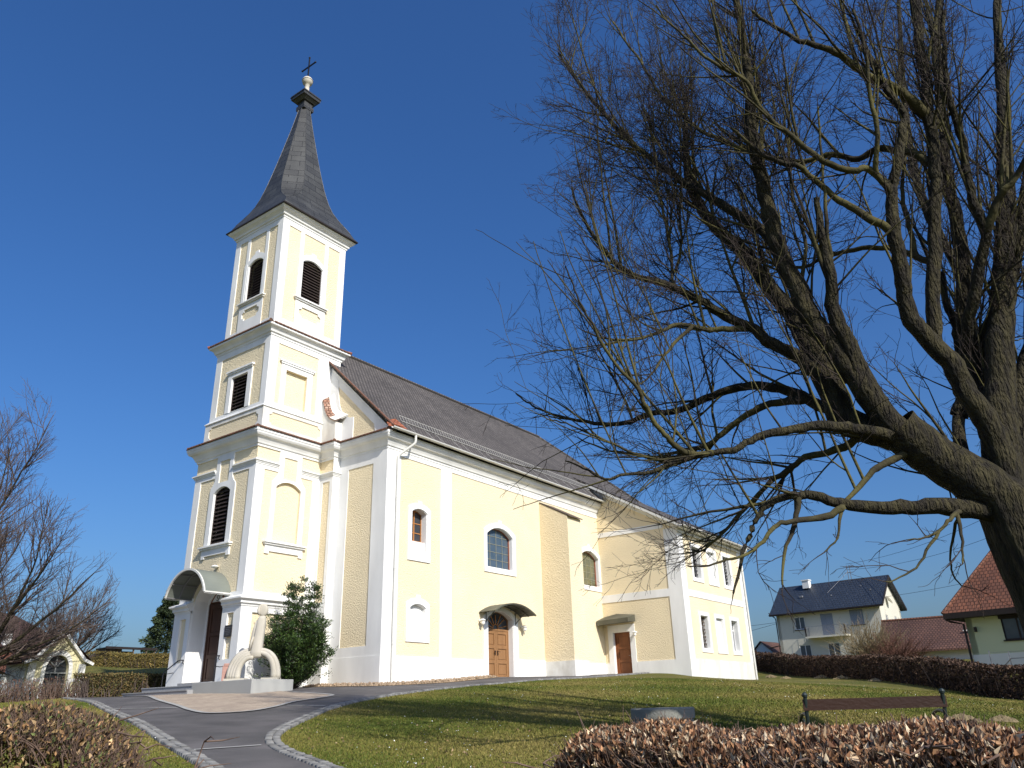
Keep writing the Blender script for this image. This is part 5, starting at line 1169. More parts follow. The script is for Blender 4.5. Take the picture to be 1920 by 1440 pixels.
LIMBS=[[[22.59,-9.76,-1.21,0.697],[22.55,-9.78,-0.87,0.651],[22.4,-9.83,0.11,0.567],[22.29,-9.87,0.66,0.527],[22.2,-9.9,1.11,0.495],[22.12,-9.93,1.58,0.465]],[[22.13,-9.93,1.36,0.356],[21.76,-10.17,1.79,0.333],[21.29,-10.46,2.27,0.314],[20.99,-10.66,2.65,0.303]],[[21.29,-10.44,2.28,0.229],[20.99,-10.7,2.64,0.192],[20.83,-10.88,3.03,0.168],[20.7,-11.06,3.51,0.144],[20.64,-11.21,3.98,0.123],[20.58,-11.32,4.31,0.109],[20.59,-11.39,4.59,0.098],[20.68,-11.48,5.06,0.079],[20.71,-11.58,5.51,0.062],[20.77,-11.69,6.08,0.041]],[[21.05,-10.53,2.39,0.232],[20.68,-10.55,2.65,0.21],[20.35,-10.57,2.9,0.197],[20.27,-10.54,3.23,0.188],[20.15,-10.47,3.82,0.175],[19.94,-10.4,4.53,0.159],[19.8,-10.37,5.03,0.148],[19.6,-10.36,5.48,0.138],[19.49,-10.35,5.73,0.133],[19.19,-10.34,6.43,0.117],[18.9,-10.36,6.91,0.106],[18.61,-10.37,7.45,0.095],[18.53,-10.36,7.7,0.09],[18.39,-10.35,8.16,0.081],[18.32,-10.29,8.86,0.068],[18.36,-10.17,9.69,0.053],[18.38,-10.08,10.4,0.04],[18.34,-10.02,11.06,0.028]],[[20.77,-10.74,2.92,0.196],[20.65,-10.88,3.29,0.181],[20.53,-11.0,3.58,0.172],[20.39,-11.17,4.06,0.16],[20.26,-11.32,4.46,0.15],[20.21,-11.43,4.84,0.142],[20.13,-11.56,5.32,0.132],[20.08,-11.66,5.68,0.125],[20.09,-11.75,6.11,0.117],[20.1,-11.86,6.65,0.107],[20.08,-11.95,7.09,0.1],[20.13,-12.06,7.74,0.088],[20.18,-12.11,8.07,0.083],[20.23,-12.2,8.63,0.073],[20.28,-12.27,9.1,0.066],[20.34,-12.38,9.81,0.055],[20.42,-12.46,10.4,0.045]],[[20.22,-11.47,4.82,0.102],[20.09,-11.41,5.27,0.094],[19.84,-11.33,5.97,0.085],[19.46,-11.33,6.46,0.078],[19.06,-11.34,6.92,0.072],[18.75,-11.35,7.34,0.067],[18.45,-11.36,7.72,0.062],[18.02,-11.37,8.37,0.055],[17.57,-11.4,9.05,0.047],[17.14,-11.4,9.94,0.039],[16.83,-11.4,10.6,0.033],[16.51,-11.4,11.32,0.027],[16.28,-11.39,11.96,0.021]],[[20.29,-10.27,3.0,0.138],[20.21,-10.36,3.19,0.129],[20.06,-10.55,3.72,0.114],[19.92,-10.67,3.91,0.108],[19.74,-10.82,4.18,0.1],[19.48,-11.0,4.38,0.092],[19.34,-11.12,4.61,0.087],[19.02,-11.35,4.87,0.077],[18.7,-11.57,5.15,0.068],[18.45,-11.75,5.38,0.062],[18.11,-11.97,5.58,0.053],[17.76,-12.2,5.78,0.045],[17.51,-12.38,6.08,0.038],[17.36,-12.52,6.41,0.032],[17.26,-12.65,6.86,0.024],[17.18,-12.77,7.31,0.017]],[[19.32,-10.94,4.67,0.058],[18.97,-11.31,4.63,0.047],[18.74,-11.57,4.58,0.041],[18.43,-11.91,4.6,0.034],[18.21,-12.16,4.46,0.028],[17.91,-12.52,4.24,0.022],[17.63,-12.84,4.25,0.016],[17.42,-13.11,4.35,0.011]],[[18.53,-11.76,4.61,0.036],[18.38,-12.1,4.24,0.026],[18.33,-12.31,3.96,0.021],[18.23,-12.63,3.59,0.015],[18.1,-12.97,3.28,0.01]],[[20.37,-10.35,2.87,0.102],[20.09,-10.3,3.17,0.094],[19.92,-10.28,3.32,0.09],[19.57,-10.24,3.63,0.084],[19.12,-10.23,3.89,0.077],[18.79,-10.23,3.98,0.073],[18.2,-10.24,3.97,0.064],[17.56,-10.25,3.85,0.056],[17.06,-10.27,3.89,0.049],[16.52,-10.3,3.83,0.043],[15.86,-10.34,3.95,0.035],[15.3,-10.38,4.17,0.028],[14.73,-10.43,4.46,0.021],[14.43,-10.44,4.73,0.017],[14.2,-10.44,4.99,0.014]],[[19.78,-10.46,3.47,0.071],[19.18,-10.42,3.55,0.059],[18.78,-10.4,3.44,0.053],[18.4,-10.37,3.26,0.047],[18.13,-10.34,3.11,0.042],[17.68,-10.33,3.02,0.037],[17.19,-10.34,3.04,0.031],[16.68,-10.34,3.22,0.025],[16.16,-10.35,3.38,0.019],[15.62,-10.36,3.7,0.013]],[[21.18,-10.38,2.14,0.109],[20.93,-10.69,2.35,0.095],[20.55,-11.12,2.53,0.082],[20.27,-11.41,2.56,0.074],[19.95,-11.74,2.52,0.065],[19.58,-12.12,2.45,0.056],[19.41,-12.3,2.33,0.051],[19.15,-12.59,2.14,0.044],[18.89,-12.87,2.09,0.038],[18.66,-13.13,1.97,0.032],[18.5,-13.31,1.89,0.028],[18.19,-13.66,1.82,0.021],[18.01,-13.86,1.78,0.017],[17.88,-14.03,1.85,0.014],[17.69,-14.29,1.98,0.009]],[[19.06,-12.73,2.1,0.048],[18.82,-12.96,2.12,0.042],[18.66,-13.15,2.28,0.038],[18.59,-13.28,2.47,0.035],[18.51,-13.45,2.73,0.031],[18.42,-13.61,2.97,0.028],[18.32,-13.77,3.19,0.025],[18.16,-14.05,3.57,0.02],[18.1,-14.25,3.91,0.016],[18.05,-14.37,4.12,0.014],[18.03,-14.49,4.36,0.011],[18.05,-14.59,4.56,0.009]],[[18.76,-13.37,1.9,0.026],[18.35,-13.41,2.13,0.021],[17.95,-13.46,2.34,0.017],[17.57,-13.5,2.6,0.014],[17.3,-13.54,2.73,0.011],[17.02,-13.57,2.91,0.009]],[[21.22,-10.36,2.04,0.077],[21.02,-10.63,2.16,0.062],[20.86,-10.81,2.09,0.054],[20.66,-11.03,1.98,0.046],[20.51,-11.23,1.79,0.038],[20.32,-11.49,1.53,0.029],[20.23,-11.7,1.24,0.021],[20.19,-11.87,0.97,0.014],[20.07,-12.05,0.81,0.009]],[[22.11,-9.83,1.2,0.16],[21.87,-10.05,1.27,0.142],[21.52,-10.35,1.37,0.125],[21.14,-10.67,1.38,0.108],[20.76,-10.99,1.37,0.093],[20.29,-11.39,1.42,0.076],[20.03,-11.63,1.5,0.066],[19.82,-11.82,1.57,0.058],[19.57,-12.03,1.5,0.049],[19.4,-12.2,1.3,0.041],[19.27,-12.36,1.05,0.034],[19.17,-12.52,0.77,0.025],[19.07,-12.73,0.34,0.014]],[[20.32,-11.53,1.37,0.054],[20.23,-11.64,1.35,0.049],[19.88,-12.05,1.24,0.038],[19.64,-12.34,1.18,0.031],[19.54,-12.48,1.08,0.028],[19.38,-12.71,0.88,0.022],[19.19,-12.97,0.74,0.017],[19.0,-13.22,0.64,0.012],[18.83,-13.45,0.62,0.008]],[[20.63,-10.15,2.51,0.074],[20.39,-10.14,2.61,0.067],[20.04,-10.13,2.57,0.06],[19.5,-10.13,2.57,0.05],[19.19,-10.12,2.43,0.045],[18.87,-10.11,2.26,0.039],[18.31,-10.08,1.82,0.028],[17.92,-10.06,1.55,0.021],[17.67,-10.06,1.41,0.017],[17.27,-10.08,1.41,0.011]],[[19.81,-11.83,1.55,0.043],[19.75,-11.96,1.23,0.032],[19.62,-12.13,0.94,0.024],[19.57,-12.34,0.43,0.012]],[[21.69,-10.62,1.3,0.042],[21.53,-10.83,1.27,0.032],[21.4,-11.01,1.2,0.026],[21.25,-11.23,1.02,0.019],[21.08,-11.46,0.92,0.012],[20.97,-11.62,0.9,0.008]],[[21.5,-10.69,1.26,0.03],[21.5,-10.92,0.9,0.018],[21.46,-11.13,0.61,0.01]],[[21.24,-11.2,1.03,0.023],[21.09,-11.46,0.68,0.016],[20.93,-11.67,0.48,0.012],[20.69,-11.94,0.39,0.008]],[[21.39,-9.98,1.51,0.025],[21.29,-9.93,1.3,0.021],[21.19,-9.82,0.92,0.015],[21.17,-9.73,0.68,0.012],[21.24,-9.61,0.5,0.009]],[[21.53,-9.62,1.98,0.105],[21.61,-9.39,2.84,0.089],[21.74,-9.22,3.44,0.08],[21.87,-9.03,4.17,0.071],[21.91,-8.92,4.67,0.065],[21.86,-8.85,5.13,0.06],[21.91,-8.73,5.7,0.054]],[[22.03,-9.86,1.72,0.201],[22.03,-9.94,2.05,0.186],[22.04,-10.03,2.46,0.173],[21.94,-10.16,2.84,0.161],[21.86,-10.27,3.15,0.152],[21.79,-10.38,3.5,0.143],[21.63,-10.53,3.81,0.134],[21.52,-10.63,4.06,0.127],[21.43,-10.73,4.34,0.121],[21.44,-10.81,4.74,0.112],[21.46,-10.89,5.15,0.103],[21.49,-10.97,5.57,0.095],[21.59,-11.02,5.98,0.086],[21.71,-11.04,6.32,0.079],[21.88,-11.08,6.74,0.069],[22.01,-11.11,7.13,0.062],[22.08,-11.12,7.32,0.057],[21.99,-11.23,7.67,0.05],[21.93,-11.32,8.03,0.044],[21.88,-11.42,8.46,0.036],[21.87,-11.51,8.94,0.027]],[[21.72,-10.5,3.62,0.107],[21.75,-10.52,3.99,0.104],[21.86,-10.52,4.6,0.1],[22.06,-10.51,5.45,0.096],[22.24,-10.5,6.34,0.092],[22.28,-10.51,6.66,0.09],[22.34,-10.51,7.1,0.089],[22.39,-10.53,7.57,0.087],[22.48,-10.54,8.3,0.084],[22.56,-10.55,9.05,0.082],[22.67,-10.55,9.82,0.08],[22.77,-10.55,10.49,0.077]],[[22.39,-10.58,7.53,0.093],[22.29,-10.74,7.79,0.082],[22.1,-10.96,8.06,0.072],[21.86,-11.19,8.17,0.064],[21.69,-11.38,8.38,0.057],[21.46,-11.63,8.63,0.048],[21.13,-11.94,8.82,0.039],[20.85,-12.22,9.06,0.03],[20.56,-12.51,9.3,0.022]],[[22.31,-9.65,2.94,0.132],[22.36,-9.6,3.32,0.126],[22.34,-9.57,3.72,0.121],[22.3,-9.53,4.31,0.115],[22.29,-9.49,4.9,0.11],[22.31,-9.44,5.4,0.107],[22.34,-9.38,6.04,0.102],[22.38,-9.32,6.7,0.097],[22.42,-9.24,7.48,0.092],[22.52,-9.16,8.16,0.087],[22.61,-9.08,9.03,0.082],[22.76,-8.97,9.92,0.076],[22.99,-8.83,10.82,0.07],[23.21,-8.69,11.8,0.063]],[[22.41,-9.83,3.87,0.104],[22.41,-9.92,4.23,0.095],[22.51,-9.97,4.61,0.088],[22.65,-10.06,5.2,0.079],[22.72,-10.11,5.55,0.074],[22.69,-10.19,5.83,0.071],[22.67,-10.27,6.13,0.067],[22.7,-10.37,6.65,0.061],[22.74,-10.47,7.17,0.055],[22.78,-10.59,7.8,0.048],[22.89,-10.68,8.42,0.041],[23.03,-10.78,9.14,0.033]],[[22.71,-10.15,5.46,0.074],[22.91,-10.24,5.7,0.06],[23.11,-10.31,5.9,0.051],[23.29,-10.38,6.06,0.043],[23.5,-10.5,6.36,0.033]],[[22.38,-9.52,3.47,0.106],[22.58,-9.46,4.17,0.097],[22.82,-9.38,4.76,0.09],[23.04,-9.32,5.41,0.085],[23.24,-9.26,6.1,0.079],[23.46,-9.19,6.8,0.074],[23.77,-9.09,7.99,0.066],[24.08,-9.0,9.49,0.057],[24.41,-8.9,10.73,0.049]],[[22.27,-10.52,6.67,0.063],[22.08,-10.46,7.05,0.059],[21.88,-10.45,7.22,0.057],[21.66,-10.43,7.38,0.056],[21.35,-10.43,7.31,0.053],[20.96,-10.41,7.62,0.05],[20.57,-10.42,7.67,0.047],[20.06,-10.42,7.95,0.044],[19.81,-10.43,8.13,0.043],[19.39,-10.43,8.53,0.04],[18.95,-10.43,9.03,0.037],[18.62,-10.43,9.48,0.035],[18.27,-10.43,9.99,0.033],[17.92,-10.4,10.76,0.03],[17.62,-10.32,11.79,0.026],[17.34,-10.3,12.5,0.023],[17.07,-10.26,13.31,0.02]],[[21.67,-11.16,5.98,0.061],[21.67,-11.25,6.22,0.056],[21.52,-11.42,6.46,0.052],[21.33,-11.57,6.42,0.049],[21.01,-11.85,6.56,0.044],[20.82,-12.05,6.77,0.041],[20.58,-12.31,7.13,0.036],[20.45,-12.5,7.47,0.032],[20.37,-12.67,7.84,0.029],[20.19,-12.84,8.01,0.026],[19.96,-13.05,8.19,0.023],[19.78,-13.25,8.48,0.02],[19.59,-13.45,8.78,0.016],[19.43,-13.66,9.18,0.013]],[[21.46,-11.02,5.58,0.068],[21.24,-11.2,5.79,0.059],[21.1,-11.31,5.94,0.054],[20.93,-11.46,6.17,0.049],[20.79,-11.6,6.42,0.044],[20.61,-11.75,6.66,0.039],[20.38,-11.91,6.79,0.034],[20.15,-12.1,7.03,0.029],[19.87,-12.34,7.44,0.021]],[[21.87,-10.45,5.14,0.055],[21.7,-10.35,5.39,0.05],[21.48,-10.25,5.66,0.047],[21.29,-10.2,5.78,0.044],[20.88,-10.09,5.94,0.039],[20.44,-9.99,6.04,0.035],[20.09,-9.92,6.05,0.031],[19.68,-9.84,6.21,0.027],[19.22,-9.75,6.6,0.022],[18.72,-9.67,6.95,0.017]],[[22.13,-9.93,1.51,0.267],[22.08,-9.92,1.89,0.248],[22.14,-9.88,2.33,0.234],[22.25,-9.81,2.85,0.219],[22.4,-9.72,3.39,0.204],[22.5,-9.66,3.9,0.192],[22.69,-9.56,4.59,0.175],[22.91,-9.44,5.4,0.157],[23.11,-9.33,6.26,0.139],[23.37,-9.18,7.59,0.112],[23.65,-9.02,9.15,0.082],[23.93,-8.86,10.72,0.053]],[[22.2,-9.59,1.41,0.21],[22.24,-9.54,1.87,0.195],[22.37,-9.44,2.66,0.179],[22.54,-9.34,3.2,0.168],[22.83,-9.19,3.89,0.155],[23.17,-9.01,4.66,0.141],[23.58,-8.81,5.65,0.124],[24.04,-8.56,7.11,0.102],[24.36,-8.36,8.75,0.08],[24.72,-8.15,10.55,0.057]],[[22.35,-9.64,1.08,0.231],[22.7,-9.45,1.8,0.192],[23.18,-9.21,2.53,0.16],[23.8,-8.92,3.27,0.127],[24.5,-8.59,4.02,0.095],[25.16,-8.28,4.81,0.065],[25.84,-7.96,5.81,0.032]],[[23.18,-9.23,2.52,0.14],[23.73,-9.23,3.68,0.111],[24.23,-9.24,4.89,0.09],[24.68,-9.29,6.34,0.069],[25.1,-9.36,7.88,0.049],[25.32,-9.42,8.99,0.035]],[[22.7,-9.41,1.81,0.138],[23.33,-8.99,2.16,0.102],[23.96,-8.58,2.28,0.074],[24.64,-8.14,2.32,0.047],[25.1,-7.8,2.07,0.025]],[[22.1,-9.73,1.21,0.114],[22.09,-9.48,1.67,0.109],[22.0,-8.98,2.69,0.103],[21.99,-8.43,3.93,0.097],[22.06,-7.96,5.07,0.091],[22.06,-7.49,6.35,0.086],[21.8,-6.98,8.15,0.078],[21.82,-6.38,10.26,0.069],[22.04,-5.72,12.58,0.058],[22.33,-5.08,14.96,0.047]],[[20.6,-11.54,4.52,0.04],[20.7,-11.54,4.98,0.034],[20.78,-11.55,5.49,0.03],[20.85,-11.56,6.03,0.026],[20.93,-11.58,6.77,0.02],[21.05,-11.59,7.73,0.014]],[[20.22,-11.68,4.77,0.034],[20.39,-11.53,5.57,0.028],[20.4,-11.45,6.29,0.024],[20.43,-11.36,7.15,0.02],[20.53,-11.23,8.16,0.016],[20.6,-11.12,9.25,0.012]],[[18.3,-11.31,5.63,0.031],[18.27,-11.37,5.97,0.028],[18.28,-11.43,6.36,0.025],[18.27,-11.54,6.97,0.022],[18.26,-11.62,7.49,0.019],[18.3,-11.7,8.11,0.016],[18.41,-11.8,9.05,0.012]],[[18.34,-11.29,5.62,0.027],[18.4,-11.22,6.21,0.023],[18.4,-11.16,6.89,0.021],[18.44,-11.08,7.71,0.018],[18.56,-10.95,8.81,0.015],[18.57,-10.89,9.61,0.012]],[[21.69,-11.36,6.04,0.047],[21.62,-11.48,6.4,0.042],[21.79,-11.53,6.86,0.037],[21.8,-11.66,7.47,0.032],[21.88,-11.78,8.17,0.026],[21.89,-11.93,8.91,0.021]],[[21.72,-10.5,5.35,0.041],[21.74,-10.41,5.88,0.036],[21.75,-10.31,6.42,0.032],[21.91,-10.13,7.18,0.028],[22.07,-9.95,7.98,0.023]]]
def big_tree():
    rng=np.random.default_rng(21);base=(22.3,-9.85,tz(22.3,-9.85))
    r=thing('bare_linden_tree','huge leafless tree with a thick leaning trunk, its boughs spreading over the right half','tree',base)
    limbs=[]
    for k,L in enumerate(LIMBS):
        A=np.array(L);P=catmull(A[:,:3],4);R=catmull(A[:,3:4],4)[:,0]
        if k>0:
            w_=np.cumsum(rng.normal(size=P.shape)*.012,axis=0);w_-=np.linspace(0,1,len(P))[:,None]*w_[-1];P=P+w_;R=R*(1+rng.normal(size=len(R))*.04)
        limbs.append((P,np.maximum(R,.008)))
    # every bough starts inside the one it springs from
    for k in range(1,len(limbs)):
        P,R=limbs[k];best=None
        for j in range(k):
            Q=limbs[j][0];d=np.linalg.norm(Q-P[0],axis=1);i=int(d.argmin())
            if best is None or d[i]<best[0]: best=(d[i],Q[i])
        if best[0]<1.5:
            w_=np.clip(1-np.arange(len(P))/(len(P)*.45),0,1)[:,None]**1.5;limbs[k]=(P+(best[1]-P[0])*w_,R)
    # trunk with flare and ridges
    P,R=limbs[0];k=40;V=[];F=[]
    for i,(p,rr) in enumerate(zip(P,R)):
        d=P[min(i+1,len(P)-1)]-P[max(i-1,0)];d/=np.linalg.norm(d);a=np.cross(d,[.2,1,.1]);a/=np.linalg.norm(a);b=np.cross(d,a)
        for j in range(k):
            t=2*math.pi*j/k;q=rr*(1+.06*math.sin(5*t+i*.07)+.035*math.sin(11*t+1-i*.05)+rng.normal()*.012);V.append(p+(a*math.cos(t)+b*math.sin(t))*q)
    for i in range(len(P)-1):
        for j in range(k): F.append((i*k+j,i*k+(j+1)%k,(i+1)*k+(j+1)%k,(i+1)*k+j))
    raw('trunk',V,F,'bark',r,smooth=True)
    for P,R in limbs[1:]:
        kk=18 if R[0]>.2 else 10;tubes('bough',[(P,R)],'bark' if R[0]>.10 else 'bark2',kk,r)
    cx,cy,cz=22.2,-9.9,4.5
    stems=[]
    for P,R in limbs[1:]:
        seg=np.linalg.norm(np.diff(P,axis=0),axis=1).sum()
        for c in range(rng.poisson(seg*.55)):
            t=.22+.7*rng.random();i=int(t*(len(P)-2));p=P[i];d=P[i+1]-P[i];d/=np.linalg.norm(d)
            if p[2]<1.6 or R[i]<.02: continue
            ln=rng.uniform(1.6,4.2);dd=np.array([0,0,1.])+d*.35+rng.normal(size=3)*.16
            stems.append(grow(rng,p,dd,ln,14,.035,.012,min(R[i]*.6,rng.uniform(.018,.042)),.006))
    tubes('stems',stems,'bark2',6,r)['kind']='stuff'
    fans=[]
    for P,R in limbs[1:]:
        if P[-1][0]>20.6: continue
        seg=np.linalg.norm(np.diff(P,axis=0),axis=1).sum()
        for c in range(rng.poisson(seg*1.25)):
            t=.35+.63*rng.random();i=int(t*(len(P)-2));p=P[i];d=P[i+1]-P[i];d/=np.linalg.norm(d)
            if p[2]<1.2 or p[0]>20.8: continue
            dd=perp(rng,d,rng.uniform(.25,.65))+np.array([-.12,0,.12]);fans.append(grow(rng,p,dd,rng.uniform(1.2,2.6)*(1 if p[2]>3.2 else .6),12,.045,.008,min(R[i]*.65,rng.uniform(.013,.028)),.004))
    ccn=np.array([22.1,-9.9])
    def trim(bs):
        out=[]
        for P,R in bs:
            lim=(7.7 if 2.2<P[0][2]<4.6 else 7.15)+rng.random()*.35
            bad=(np.hypot(P[:,0]-ccn[0],P[:,1]-ccn[1])>lim)&(P[:,0]<ccn[0]);k=int(np.argmax(bad)) if bad.any() else len(P)
            if k>=3: out.append((P[:k],np.linspace(R[0],.004,k)))
        return out
    fans=[b for b in trim(fans) if b[0][:,2].min()>1.5 or (b[0][:,2].min()>.9 and b[0][0][0]<18.5)]
    tubes('fan_branches',fans,'bark2',5,r)['kind']='stuff'
    src=[l for l in limbs[1:]]+stems+fans
    def g1(d,p,rng_): return rng_.choice([.07,.05,.0,-.02]) if p[2]>1.5 else rng_.choice([-.05,-.03,.02,.04])
    # boughs off frame / filling the crown
    L2=[]
    for P,R in src:
        seg=np.linalg.norm(np.diff(P,axis=0),axis=1).sum();cnt=int(seg*2.5)
        for c in range(cnt):
            t=.12+.88*rng.random();i=int(t*(len(P)-2));p=P[i];d=P[i+1]-P[i];d/=np.linalg.norm(d);pr=R[i]
            if rng.random()<(.55 if p[0]>20.3 else .25): continue
            ln=rng.uniform(.9,2.1)*(.85+.3*min(1,pr/.08));up=rng.random()
            dd=perp(rng,d,rng.uniform(.35,1.0))
            if up<.28 and p[2]>1.0: dd=dd*.35+np.array([0,0,1.]);ln*=1.35;g=.05
            else: g=g1(d,p,rng)
            # limit growth straight at the viewer
            v=np.array([CP.x,CP.y,CP.z+4])-p;v/=np.linalg.norm(v)
            if dd@v>.5: dd=dd-v*(dd@v)*.9
            if np.linalg.norm(dd)<.2: continue
            r0=min(pr*.6,rng.uniform(.013,.028));br_=grow(rng,p,dd,ln,9,.07,g*.8,r0,.004)
            if br_[0][:,2].min()<(1.3 if p[0]>19.5 else .75): continue
            L2.append(br_)
    cc=np.array([22.1,-9.9])
    vw=np.array([CP.x,CP.y])-cc;vw/=np.linalg.norm(vw)
    def keep(bs): return [b for b in bs if (b[0][-1][:2]-cc)@vw<3.4 and (np.hypot(*(b[0][-1][:2]-cc))<(7.9 if 2.2<b[0][-1][2]<4.6 else 7.25)+rng.random()*.4 or b[0][-1][0]>cc[0])]
    L2=keep(trim(L2))
    L3=twigs_from(rng,L2+[(P[len(P)//2:],R[len(P)//2:]) for P,R in src],3.2,(.25,.85),(.35,.85),6,.13,lambda d,p,q:q.choice([.06,.02,-.02]),(.0095,.0034),.12)
    L3=keep(L3)
    L4=twigs_from(rng,L3,5.6,(.10,.38),(.4,.95),4,.15,.02,(.0055,.0028),.12)
    L4=keep(L4)
    L5=twigs_from(rng,[l for l in L4 if rng.random()<.6],5.0,(.05,.16),(.4,.9),2,.1,.03,(.0036,.0024),.15)
    L5=keep(L5)
    print('tree',len(L2),len(L3),len(L4),len(L5))
    tubes('branches',L2,'bark2',5,r)['kind']='stuff'
    o=tubes('twigs',L3+L4+L5,'twig',3,r);o['kind']='stuff'
    lv=[l[0][-1] for l in L4 if rng.random()<.0012]
    P=np.array(lv);leaves('dry_leaf',P,rng.uniform(.04,.07,len(P)),'leafbrown',palette(len(P),[(.5,.4,.28),(.35,.2,.1)],.1),r)['kind']='stuff'
big_tree()
def far_tree(x,y,H,spread,lean,label,seed,rt,fork,twd=1.0,ell=(5,5,.5)):
    rng=np.random.default_rng(seed);z=tz(x,y)-.2;r=thing('bare_tree',label,'tree',(x,y,z))
    p=np.array([x,y,z]);tr=grow(rng,p,np.array([lean[0],lean[1],1.]),fork,8,.02,0,rt,rt*.72)
    B=[]
    n=14
    for i in range(n):
        a=i*2.4+rng.random()*.5;el=rng.uniform(.25,1.25);d=np.array([math.cos(a)*math.cos(el),math.sin(a)*math.cos(el),math.sin(el)])+np.array([lean[0],lean[1],0])*.4
        ln=(H-fork)*rng.uniform(.72,.95)*(1 if el>.7 else spread);q=tr[0][-1-rng.integers(0,3)];B.append(grow(rng,q,d,ln,14,.06,.02,rt*rng.uniform(.25,.42),.015))
    c0=np.array([x,y,z+H*ell[2]])
    def clip(bs):
        out=[]
        for P,R in bs:
            q=(P-c0)/np.array([ell[0],ell[0],ell[1]]);q[:,2]=np.where(q[:,2]<0,q[:,2]*.45,q[:,2]);m=(q**2).sum(1)<rng.uniform(.86,1.06);k=len(P) if m.all() else int(np.argmin(m))
            if k>=2: out.append((P[:k],R[:k] if k==len(P) else np.linspace(R[0],max(.006,R[-1]*.8),k)))
        return out
    B=clip(B)
    B2=twigs_from(rng,B,2.3,(H*.10,H*.26),(.3,.7),9,.06,.04,(.045,.011),.12)
    B2=clip(B2)
    B3=twigs_from(rng,B2,2.9*twd,(.7,1.8),(.35,.8),6,.09,.03,(.015,.007),.1)
    B4=twigs_from(rng,B3,2.9*twd,(.3,.8),(.35,.8),4,.1,.02,(.007,.0055),.1)
    B3=clip(B3);B4=clip(B4)
    print('ft',len(B2),len(B3),len(B4))
    tubes('trunk',[tr],'bark',12,r)
    for b in B: tubes('bough',[b],'bark',7,r)
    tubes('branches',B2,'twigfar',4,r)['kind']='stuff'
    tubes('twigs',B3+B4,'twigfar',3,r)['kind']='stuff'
far_tree(-21.0,-7.7,15.5,.7,(.0,.0),'tall leafless tree mostly cut off by the left edge of the picture',31,.34,2.2,1.0,(3.7,8.8,.56))
far_tree(-16.6,-7.4,9.8,1.0,(.0,.02),'broad leafless tree with a rounded crown, its trunk just left of the small chapel',35,.30,1.9,1.15,(4.9,4.1,.60))
far_tree(-30.6,2.9,6.8,.9,(0,0),'smaller leafless tree just right of the small chapel roof',33,.2,1.6,1.3,(3.0,3.4,.5))
# ---- conifer
def conifer():
    x,y=-50.2,21.2;z=tz(x,y);r=thing('conifer_tree','dark green pointed conifer behind the golden hedge, left of the portal','tree',(x,y,z));rng=np.random.default_rng(5)
    H=6.9;n=26000;t=rng.random(n)**.8;zz=.35+t*(H-.35);a=rng.uniform(0,6.283,n);rad=(1-t)**.85*1.95+.05
    rad*=1+.22*np.sin(a*5+zz*3)+.16*np.sin(zz*7+a*2)+rng.normal(size=n)*.07;rr=rad*(.55+.45*rng.random(n)**.4)
    P=np.stack([x+np.cos(a)*rr,y+np.sin(a)*rr,z+zz-rr*.12],1);D=np.stack([np.cos(a),np.sin(a),np.full(n,.1)],1)
    leaves('foliage',P,rng.uniform(.12,.26,n),'needle',palette(n,[(.028,.045,.018),(.04,.06,.022),(.055,.075,.028),(.02,.032,.016)],.2),r,aspect=.3,fold=.1,dirs=D)
    tubes('trunk',[(np.array([[x,y,z-.2],[x,y,z+H*.9]]),np.array([.16,.03]))],'bark',8,r)
conifer()
# ---- shrubs by the grey house
def shrub(x,y,h,w,label,cols,seed,nb=170):
    rng=np.random.default_rng(seed);z=tz(x,y);r=thing('bare_shrub',label,'shrub',(x,y,z));br=[]
    for i in range(nb):
        a=rng.uniform(0,6.283);el=rng.uniform(.35,1.5);d=np.array([math.cos(a)*math.cos(el)*w/h*1.4,math.sin(a)*math.cos(el)*w/h*1.4,math.sin(el)]);p=np.array([x+rng.normal()*w*.18,y+rng.normal()*w*.18,z]);br.append(grow(rng,p,d,h*rng.uniform(.6,1.05),7,.07,.01,.025,.008))
    b2=twigs_from(rng,br,2.6,(.3,.9),(.3,.8),4,.08,.02,(.012,.006),.15)
    tubes('stem',br,cols,4,r);tubes('twigs',b2,cols,3,r)['kind']='stuff'
M['yellowtwig']=mat('straw_twig',(.20,.16,.085),.9,col2=(.26,.20,.11),vscale=1)
M['redtwig']=mat('red_brown_twig',(.13,.06,.04),.9,col2=(.10,.05,.035),vscale=1)
shrub(9.0,37.3,2.9,2.7,'straw coloured twiggy shrub in front of the grey house','yellowtwig',3,230)
shrub(10.9,36.0,2.0,2.6,'low red brown twiggy shrub between the straw shrub and the barn','redtwig',4,200)
